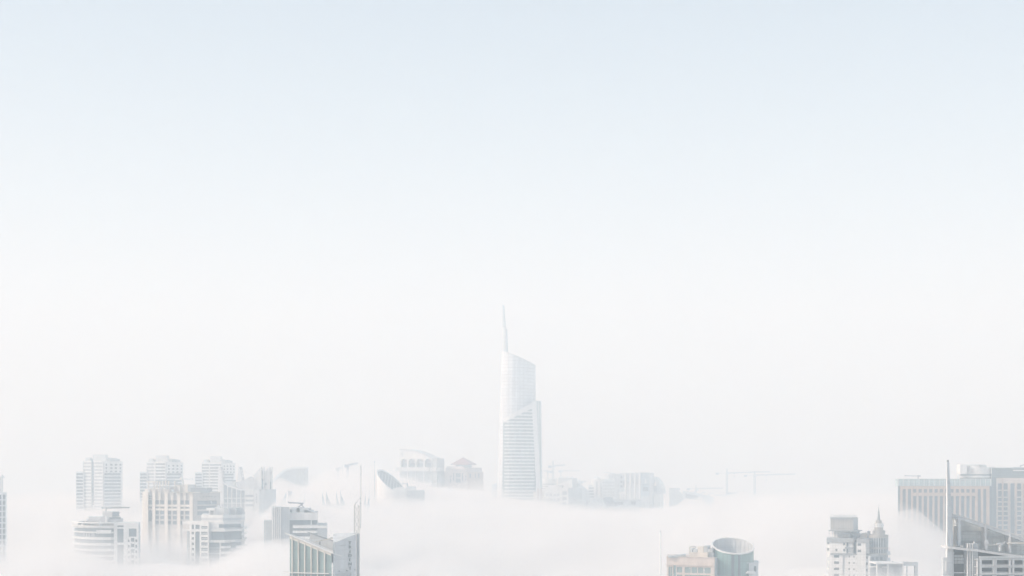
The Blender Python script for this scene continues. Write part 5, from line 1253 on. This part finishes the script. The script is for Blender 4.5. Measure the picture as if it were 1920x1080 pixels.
c.part('jib', MB().tube((c.X(1696),0,c.Z(892)),(c.X(1725.6),0,c.Z(892.6)),.22).tube((c.X(1725),0,c.Z(894)),(c.X(1725),0,c.Z(890.8)),.3).tube((c.X(1697),0,c.Z(893)),(c.X(1697),0,c.Z(891)),.2), 'steel')

b = B('brown_grid_tower', 'brown stone and glass tower with small square windows at the right edge of the picture', 'tower', 1900, 1090)
mb = MB(); b.prism(mb, [(1859.4,-3),(1990,-3),(1990,34),(1859.4,34)], 877.4); b.part('glass_body', mb, mat('grey_curtain_wall', (.20,.24,.25), .25, .5, joint=(1.4,1.6,.12,.7), var=.1))
W = Wall(b, (1867.4,-3), (1990,-3)); mb = MB(); hs = []
cols = [(1870.8,1878),(1881.2,1889),(1906.6,1914.6),(1931.6,1939.6)]
rws = [(906.4,918),(920.4,931)]+[(933.4+8.72*i, 939.6+8.72*i) for i in range(13)]
for a, c_ in cols: hs += [(a, c_, y0, y1) for y0, y1 in rws]
hs += [(1894,1902,906.4,1060),(1918.6,1926.6,906.4,1060)]
W.facade(mb, 1867.6, 1990, 896, None, hs, 'glass', .7); b.part('facade', mb, 'peach')
mb = MB()
for x in (1891.4,1904.2,1916.6): W.slab(mb, x-.5, x+.5, 905, None, .72, 1.1)
for x in (1879.4,): W.slab(mb, x-.4, x+.4, 897, None, .72, 1.0)
b.part('rib', mb, 'brown')
mb = MB()
for a, c_ in cols:
    for y0, y1 in rws: W.slab(mb, a-.3, c_+.5, y1, y1+.8, .72, 1.1)
b.part('sill', mb, 'peach')
mb = MB(); W.slab(mb, 1899.6, 1990, 881, 883.2, 0, 1.2); b.part('white_ledge', mb, 'plain')
mb = MB(); b.bx(mb, 1859, 1990, 876.8, 878, -3.4, 4); b.bx(mb, 1901, 1990, 876, 876.9, 0, 6); b.part('roof_edge', mb, 'grey')
mb = MB(); mb.tube((b.X(1915),2,b.Z(877)),(b.X(1915),2,b.Z(872.6)),.3); mb.tube((b.X(1914.6),2,b.Z(873)),(b.X(1924),2,b.Z(871)),.25); mb.tube((b.X(1862),2,b.Z(877)),(b.X(1862),2,b.Z(875)),.2); mb.tube((b.X(1865.4),2,b.Z(877)),(b.X(1865.4),2,b.Z(875)),.2); b.part('roof_davit', mb, 'steel')

# --- near building with the needle pylon
b = B('pylon_building', 'nearest grey building, with a needle pylon and a sloping crown beam', 'building', 1850, 480)
Y0 = b.gy
mb = MB(); lo = [(b.X(1775.4),1,0),(b.X(1790.4),0,0),(b.X(1791,8),8,0),(b.X(1776,8),8,0)]
def pyl(y, xl, xr): k = (xr-xl)/14.6; return [(b.X(xl+3.2*k,-.9),-.9,b.Z(y)),(b.X(xr,.2),.2,b.Z(y)),(b.X(xr+.2,3),3,b.Z(y)),(b.X(xl+.3,3),3,b.Z(y))]
ry_ = [(1080,1773.8,1788.4),(1000,1773.8,1786.8),(950,1774,1784.2),(900,1774.2,1781),(866,1774.4,1779.4)]
mb.loft([(p[0],p[1],0) for p in pyl(1080,1773.8,1788.4)], pyl(*ry_[0]))
for a, c_ in zip(ry_, ry_[1:]): mb.loft(pyl(*a), pyl(*c_))
b.part('pylon', mb, 'lgrey')
mb = MB()
for (ya,xa,_),(yb,xb_,_) in zip(ry_, ry_[1:]):
    q = lambda y, x, wl: [(b.X(x-wl*.3,3),3,b.Z(y)),(b.X(x+1.2+wl*1.2,-1.1),-1.1,b.Z(y)),(b.X(x+1.7+wl*1.2,-1.05),-1.05,b.Z(y)),(b.X(x+.5,3.2),3.2,b.Z(y))]
    mb.loft(q(ya,xa,1.0), q(yb,xb_,.3+.5*(yb>940)))
b.part('pylon_lit_edge', mb, 'plain')  # white strip paints the sunlit left edge of the pylon
b.part('pylon_tip', MB().box(b.X(1776.6,1)-.15, b.X(1776.6,1)+.25, .4, 1.4, b.Z(867), b.Z(862.6)), 'mgrey')
mb = MB(); b.bx(mb, 1768.6, 1780.4, 1045, None, -1, .9); b.part('pylon_base', mb, 'lgrey')
mb = MB(); b.bx(mb, 1772.6, 1775.4, 1051, 1070.6, -1.25, -1); b.part('pylon_lamp', mb, 'plain')
mb = MB(); mb.loft([(b.X(1779.6,-.4),-.4,b.Z(1023)),(b.X(1784.6,-.4),-.4,b.Z(1023)),(b.X(1784.6,0),0,b.Z(1023)),(b.X(1779.6,0),0,b.Z(1023))], [(b.X(1777.4,-.4),-.4,b.Z(990.4)),(b.X(1780.6,-.4),-.4,b.Z(990.4)),(b.X(1780.6,0),0,b.Z(990.4)),(b.X(1777.4,0),0,b.Z(990.4))]); b.part('pylon_strut', mb, 'plain')
# crown: sloping beam, posts, panelled wall set back
D1 = 3.0
cb = [(1785,964.4),(1802,969),(1848,984),(1895,1000.4),(1925,1012),(1990,1036)]
cby = lambda px: next(y0+(y1-y0)*(px-x0)/(x1-x0) for (x0,y0),(x1,y1) in zip(cb, cb[1:]) if x0 <= px <= x1)
mb = MB(); bp = [(b.X(x,D1-1),b.Z(y)) for x, y in cb]; bq = [(b.X(x,D1-1),b.Z(y+6.4)) for x, y in cb]
ring = bp+bq[::-1]
mb.loft([(x,D1-1,z) for x, z in ring], [(x,D1+1.4,z) for x, z in ring]); b.part('crown_beam', mb, 'lgrey')
mb = MB(); bp2 = [(x,z+.02) for x, z in bp]; ring = bp2+[(x,z+.2) for x, z in bp2[::-1]]
mb.loft([(x,D1-1.2,z) for x, z in ring], [(x,D1+1.6,z) for x, z in ring]); b.part('beam_cap', mb, 'wsteel')
mb = MB(); ring = [(b.X(x,D1+3),b.Z(y+3)) for x, y in cb]+[(b.X(1990,D1+3),b.Z(1090)),(b.X(1785,D1+3),b.Z(1040))]
mb.loft([(x,D1+3,z) for x, z in ring], [(x,D1+3.5,z) for x, z in ring]); b.part('crown_wall', mb, mat('pale_panel_wall', (.80,.82,.80), joint=(1.2,1.2,.05,.8)))
for x0, x1, ya, yb in ((1796.6,1801.8,968.5,1024),(1846.6,1850,984,1030),(1892.6,1895.8,1000,1037)):
    mb = MB(); b.bx(mb, x0, x1, ya+.4, yb, D1-1.3, D1+2.9); b.part('post', mb, 'pale' if x0 > 1800 else 'lgrey')
mb = MB()
for x0, x1, y in ((1802.4,1846,997),(1851,1892,1007.4),(1803,1846,1015.6)): b.bx(mb, x0, x1, y, y+1.4, D1+2.3, D1+2.95)
b.part('wall_rail', mb, 'pale')
mb = MB(); b.bx(mb, 1787.6, 1796, 986.4, 1022, D1+.4, D1+2.6); b.part('white_panel', mb, 'cream')
mb = MB(); rnd = random.Random(5)
for i in range(9):
    x = rnd.uniform(1787,1796); y = rnd.uniform(972,984); xx = b.X(x,D1); z = b.Z(y); mb.tube((xx,D1,z),(xx+rnd.uniform(-.7,.7),D1+.6,z+rnd.uniform(-.8,.8)),.12,n=5)
b.part('hoist_gear', mb, 'csteel')
mb = MB(); b.bx(mb, 1846.4, 1853.6, 1014, 1021, D1-2, D1-.2); b.bx(mb, 1846.8, 1851.8, 1021, 1031, D1-1.8, D1-.4); b.part('plant_box', mb, 'pale')
mb = MB(); mb.tube((b.X(1853,1.4),1.4,b.Z(1022.4)),(b.X(1870,1.4),1.4,b.Z(1021.4)),.17); mb.tube((b.X(1888,1.4),1.4,b.Z(1019)),(b.X(1990,1.4),1.4,b.Z(1018.4)),.3); b.part('boom', mb, 'csteel')
mb = MB(); mb.lathe(b.X(1875,1.4),1.4,[(.42,b.Z(1034)),(.42,b.Z(1025)),(.6,b.Z(1024.6)),(.6,b.Z(1022))],12); b.bx(mb, 1870, 1880, 1018, 1022, .9, 1.9); mb.tube((b.X(1879,1.4),1.4,b.Z(1022)),(b.X(1885.4,1.4),1.4,b.Z(1015.4)),.14); b.part('boom_pivot', mb, 'lgrey')
# sloping ledge over the upper floors
lg = [(1778,1023.4),(1813,1027.6),(1834,1029.4),(1880,1036.4),(1925,1042.4),(1990,1050)]
ring = [(b.X(x,-2),b.Z(y)) for x, y in lg]+[(b.X(x,-2),b.Z(y+4.6)) for x, y in lg[::-1]]
mb = MB(); mb.loft([(x,-2,z) for x, z in ring], [(x,D1+3,z) for x, z in ring]); b.part('ledge', mb, 'pale')
mb = MB(); b.bx(mb, 1802, 1806.8, 1023, 1024.6, -1, 0); b.bx(mb, 1826, 1828, 1015.4, 1018.4, -1.4, -.6); b.part('ledge_light', mb, 'plain')
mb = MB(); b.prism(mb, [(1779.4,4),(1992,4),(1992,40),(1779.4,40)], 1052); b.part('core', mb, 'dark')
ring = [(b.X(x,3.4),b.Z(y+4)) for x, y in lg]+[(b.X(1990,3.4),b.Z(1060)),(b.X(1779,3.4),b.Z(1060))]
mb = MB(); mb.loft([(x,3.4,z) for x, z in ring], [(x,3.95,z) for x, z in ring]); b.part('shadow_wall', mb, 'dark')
W = Wall(b, (1779.4,3), (1815,3)); mb = MB(); hs = []
for i in range(5):
    for j in range(3):
        if i == 0 and j == 0 or i < 4 or True: W.slab(mb, 1784.4+5.4*i, 1789.2+5.4*i, 1041+5.9*j+(6 if i > 3 and j == 0 else 0), 1046.2+5.9*j, .0, .25) if not (i > 3 and j == 0) else None
W.slab(mb, 1784.4, 1789, 1035.4, 1040, 0, .25); b.part('light_panel', mb, 'lgrey')
mb = MB(); b.bx(mb, 1789, 1816, 1073.4, 1075, .5, 2); b.bx(mb, 1808, 1809.6, 1069, 1073.4, .8, 1.4); b.bx(mb, 1812, 1815, 1070, 1073.4, .8, 1.6); b.part('balcony_rail', mb, 'pale')
mb = MB(); b.bx(mb, 1779.4, 1782, 1028, None, .2, 3.4); b.part('left_jamb', mb, 'grey')
mb = MB(); b.bx(mb, 1814, 1833.8, 1019, None, -1, 3); b.part('service_shaft', mb, 'grey')
for x in (1814.6,1819,1823.6):
    mb = MB(); b.bx(mb, x-.55, x+.55, 1018.6, None, -1.5, -1); b.part('shaft_fin', mb, 'plain')
for y in (1047.4,1061.6,1076.4):
    mb = MB(); b.bx(mb, 1829, 1833.6, y, y+1.2, -2.4, -1); b.part('shaft_bracket', mb, 'plain')
mb = MB(); b.bx(mb, 1832.6, 1834.2, 1046.6, None, -2.2, -.9); b.part('frame_edge', mb, 'plain')
G = Wall(b, (1834,-1), (1990,-1)); mb = MB(); hs = []
for x0, x1 in ((1839,1859.6),(1867,1890),(1900,1917),(1924,1946),(1954,1976)):
    for i in range(3): hs.append((x0, x1, 1049.6+14.2*i, 1058.6+14.2*i))
hs += [(1893.6,1895.6,1049.6+14.2*i,1058.6+14.2*i) for i in range(3)]
G.plate(mb, 1834.4, 1990, 1046, 1094, hs, 0, 1.1); G.slab(mb, 1834.4, 1990, 1042.6, 1045.4, 0, 1.4); b.part('front_grid', mb, 'lgrey')
for h in hs:
    if h[1]-h[0] > 5:
        mb = MB(); G.slab(mb, h[0], h[1], h[2], h[3], -2.6, -2.3); b.part('window', mb, 'dark')
        mb = MB(); G.slab(mb, h[0], h[1], h[3]-1.5, h[3]-.5, -.6, .3); b.part('window_rail', mb, 'pale')
mb = MB(); G.slab(mb, 1834.4, 1990, 1059.4, 1061, 1.1, 1.5); G.slab(mb, 1834.4, 1990, 1073.6, 1075.2, 1.1, 1.5)
for x in (1861.4,1865,1891.4,1898): G.slab(mb, x-.7, x+.7, 1046, 1094, 1.1, 1.35)
b.part('grid_trim', mb, 'pale')
mb = MB(); G.slab(mb, 1834.4, 1990, 1094, None, 0, .9); G.slab(mb, 1779.5, 1814, 1082, None, -3.5, -3); b.part('lower_wall', mb, 'lgrey')
# ------------------------------------------------------------------ fog and haze
def vol_mat(name, col, dens, aniso=0.0):
    m = bpy.data.materials.new(name)
    m.use_nodes = True
    nt = m.node_tree
    m.cycles.volume_sampling = 'DISTANCE'
    nt.nodes.remove(nt.nodes['Principled BSDF'])
    v = nt.nodes.new('ShaderNodeVolumePrincipled')
    v.inputs['Color'].default_value = (*col, 1)
    v.inputs['Density'].default_value = dens
    v.inputs['Anisotropy'].default_value = aniso
    v.inputs['Absorption Color'].default_value = (1, 1, 1, 1)
    nt.links.new(v.outputs[0], nt.nodes['Material Output'].inputs['Volume'])
    return m

# apparent top of the fog: (photo column, distance, photo row)
FOGPTS = [(15,1050,1065),(75,1180,1000),(62,1010,1075),(70,900,1060),(100,1000,1003),(140,930,1012),(140,870,1005),(185,885,1026),(200,930,1036),(250,930,1062),(300,1000,1010),(330,980,1020),
 (300,1130,992),(230,1100,985),(400,930,1078),(455,930,1062),(400,1080,1000),
 (100,1500,945),(200,1500,945),(300,1620,940),(400,1740,938),(150,1300,960),(270,1300,975),
 (460,1400,968),(500,1400,962),(470,1250,980),(420,1250,978),(505,1250,975),(530,1480,938),(520,1600,962),(538,1600,962),(530,1750,958),(558,1680,945),(560,1590,942),(578,1580,910),(600,1590,882),(610,1600,880),(640,1600,874),(690,1600,890),(715,1450,928),(745,1440,932),(780,1430,938),
 (500,1030,985),(545,1190,952),(600,1190,945),(640,1190,943),(695,1080,985),(530,790,1000),(560,790,990),(605,790,985),(660,1000,965),(640,700,1060),(480,900,1050),(550,860,1040),
 (850,1700,920),(790,1850,916),(870,1850,920),(975,1750,932),(940,1500,950),(1080,1900,960),(1040,1820,955),(1130,1780,972),(1200,1880,966),(1260,2050,960),(1320,2300,942),(1400,2450,934),(1480,2400,932),
 (1100,1500,972),(1300,1500,965),(1500,1500,935),
 (1600,1500,930),(1690,1130,930),(1695,1040,938),(1740,1040,980),(1780,1040,1030),(1850,1050,1090),(1690,1060,938),(1640,1100,960),
 (1600,830,1082),(1540,830,1080),(1700,850,1082),(1900,900,1120),(1238,800,1100),(1000,900,1070),(800,900,1050),(700,800,1085)]
PTS = [((px-960)/F*d, d, H-(py-HY)/F*d) for px, d, py in FOGPTS]
for d in (420, 620, 730):
    for px in range(-100, 2100, 200):
        PTS.append(((px-960)/F*d, d, H-62+max(0,d-620)*.06))
for d in (2800, 3300, 3900, 4500):
    for px in range(-300, 2300, 260):
        PTS.append(((px-960)/F*d, d, H-45-(d-2800)*.03))
def fog_z(x, y):
    sw = sz = 0
    for a, b, c in PTS:
        q = ((x-a)**2 + ((y-b)*.8)**2)/4000.0 + .08
        g = 1/(q*q)
        sw += g; sz += g*c
    return sz/sw
X0, X1, Y0, Y1, NX = -1700, 1700, 330, 4600, 200
YS = []; y = Y0
while y < Y1: YS.append(y); y += 11 + (y-Y0)*.012
YS.append(Y1)
XS = [X0+(X1-X0)*i/NX for i in range(NX+1)]
BASE = [[fog_z(x, y) for x in XS] for y in YS]
def fog_mesh(name, off, amp, scale, dens, zb, seed):
    xs, ys = XS, YS
    v = []; f = []; nx = len(xs); ny = len(ys)
    for j, yy in enumerate(ys):
        for i, xx in enumerate(xs):
            p = Vector((xx/scale+seed, yy/scale*.7, seed))
            n = noise.fractal(p, .9, 2.1, 4)
            b = abs(noise.noise(Vector((xx/scale*1.9, yy/scale*1.2, seed+5))))
            v.append((xx, yy, max(zb+3, BASE[j][i]+off+amp*(n*1.0+.8*b-.15))))
    for j in range(ny-1):
        for i in range(nx-1):
            a = j*nx+i; f.append((a, a+1, a+nx+1, a+nx))
    n0 = len(v)
    per = [i for i in range(nx)] + [j*nx+nx-1 for j in range(1, ny)] + [(ny-1)*nx+i for i in range(nx-2, -1, -1)] + [j*nx for j in range(ny-2, 0, -1)]
    for k in per: v.append((v[k][0], v[k][1], zb))
    m = len(per)
    for k in range(m):
        f.append((per[k], n0+k, n0+(k+1) % m, per[(k+1) % m]))
    f.append(tuple(n0+k for k in range(m-1, -1, -1)))
    me = bpy.data.meshes.new(name); me.from_pydata(v, [], f); me.update()
    bm = bmesh.new(); bm.from_mesh(me); bmesh.ops.recalc_face_normals(bm, faces=bm.faces); bm.to_mesh(me); bm.free()
    for p in me.polygons: p.use_smooth = True
    o = bpy.data.objects.new(name, me); sc.collection.objects.link(o)
    me.materials.append(vol_mat(name, (1, 1, 1), dens))
    o['kind'] = 'stuff'; o['label'] = 'white fog bank rolling between the towers'
    return o
for k, (off, amp, scale, dens) in enumerate(((5, 10, 150, .0010), (1, 12, 110, .002), (-3, 14, 130, .0045), (-8, 18, 110, .011), (-15, 30, 95, .034))):
    fog_mesh('fog_bank', off, amp, scale, dens, 2+k*.7, 3.1+k*2.7)
bm = bmesh.new()
bmesh.ops.create_cube(bm, size=1)
for vv in bm.verts: vv.co = Vector((vv.co.x*5200, 2450+vv.co.y*5100, 0)) + Vector((0, 0, -1 if vv.co.z < 0 else H+520))
me = bpy.data.meshes.new('haze'); bm.to_mesh(me); bm.free()
hz = bpy.data.objects.new('haze', me); sc.collection.objects.link(hz)
me.materials.append(vol_mat('haze', (.75, .895, 1.0), .00082))
hz['kind'] = 'stuff'; hz['label'] = 'thin pale haze filling the air'
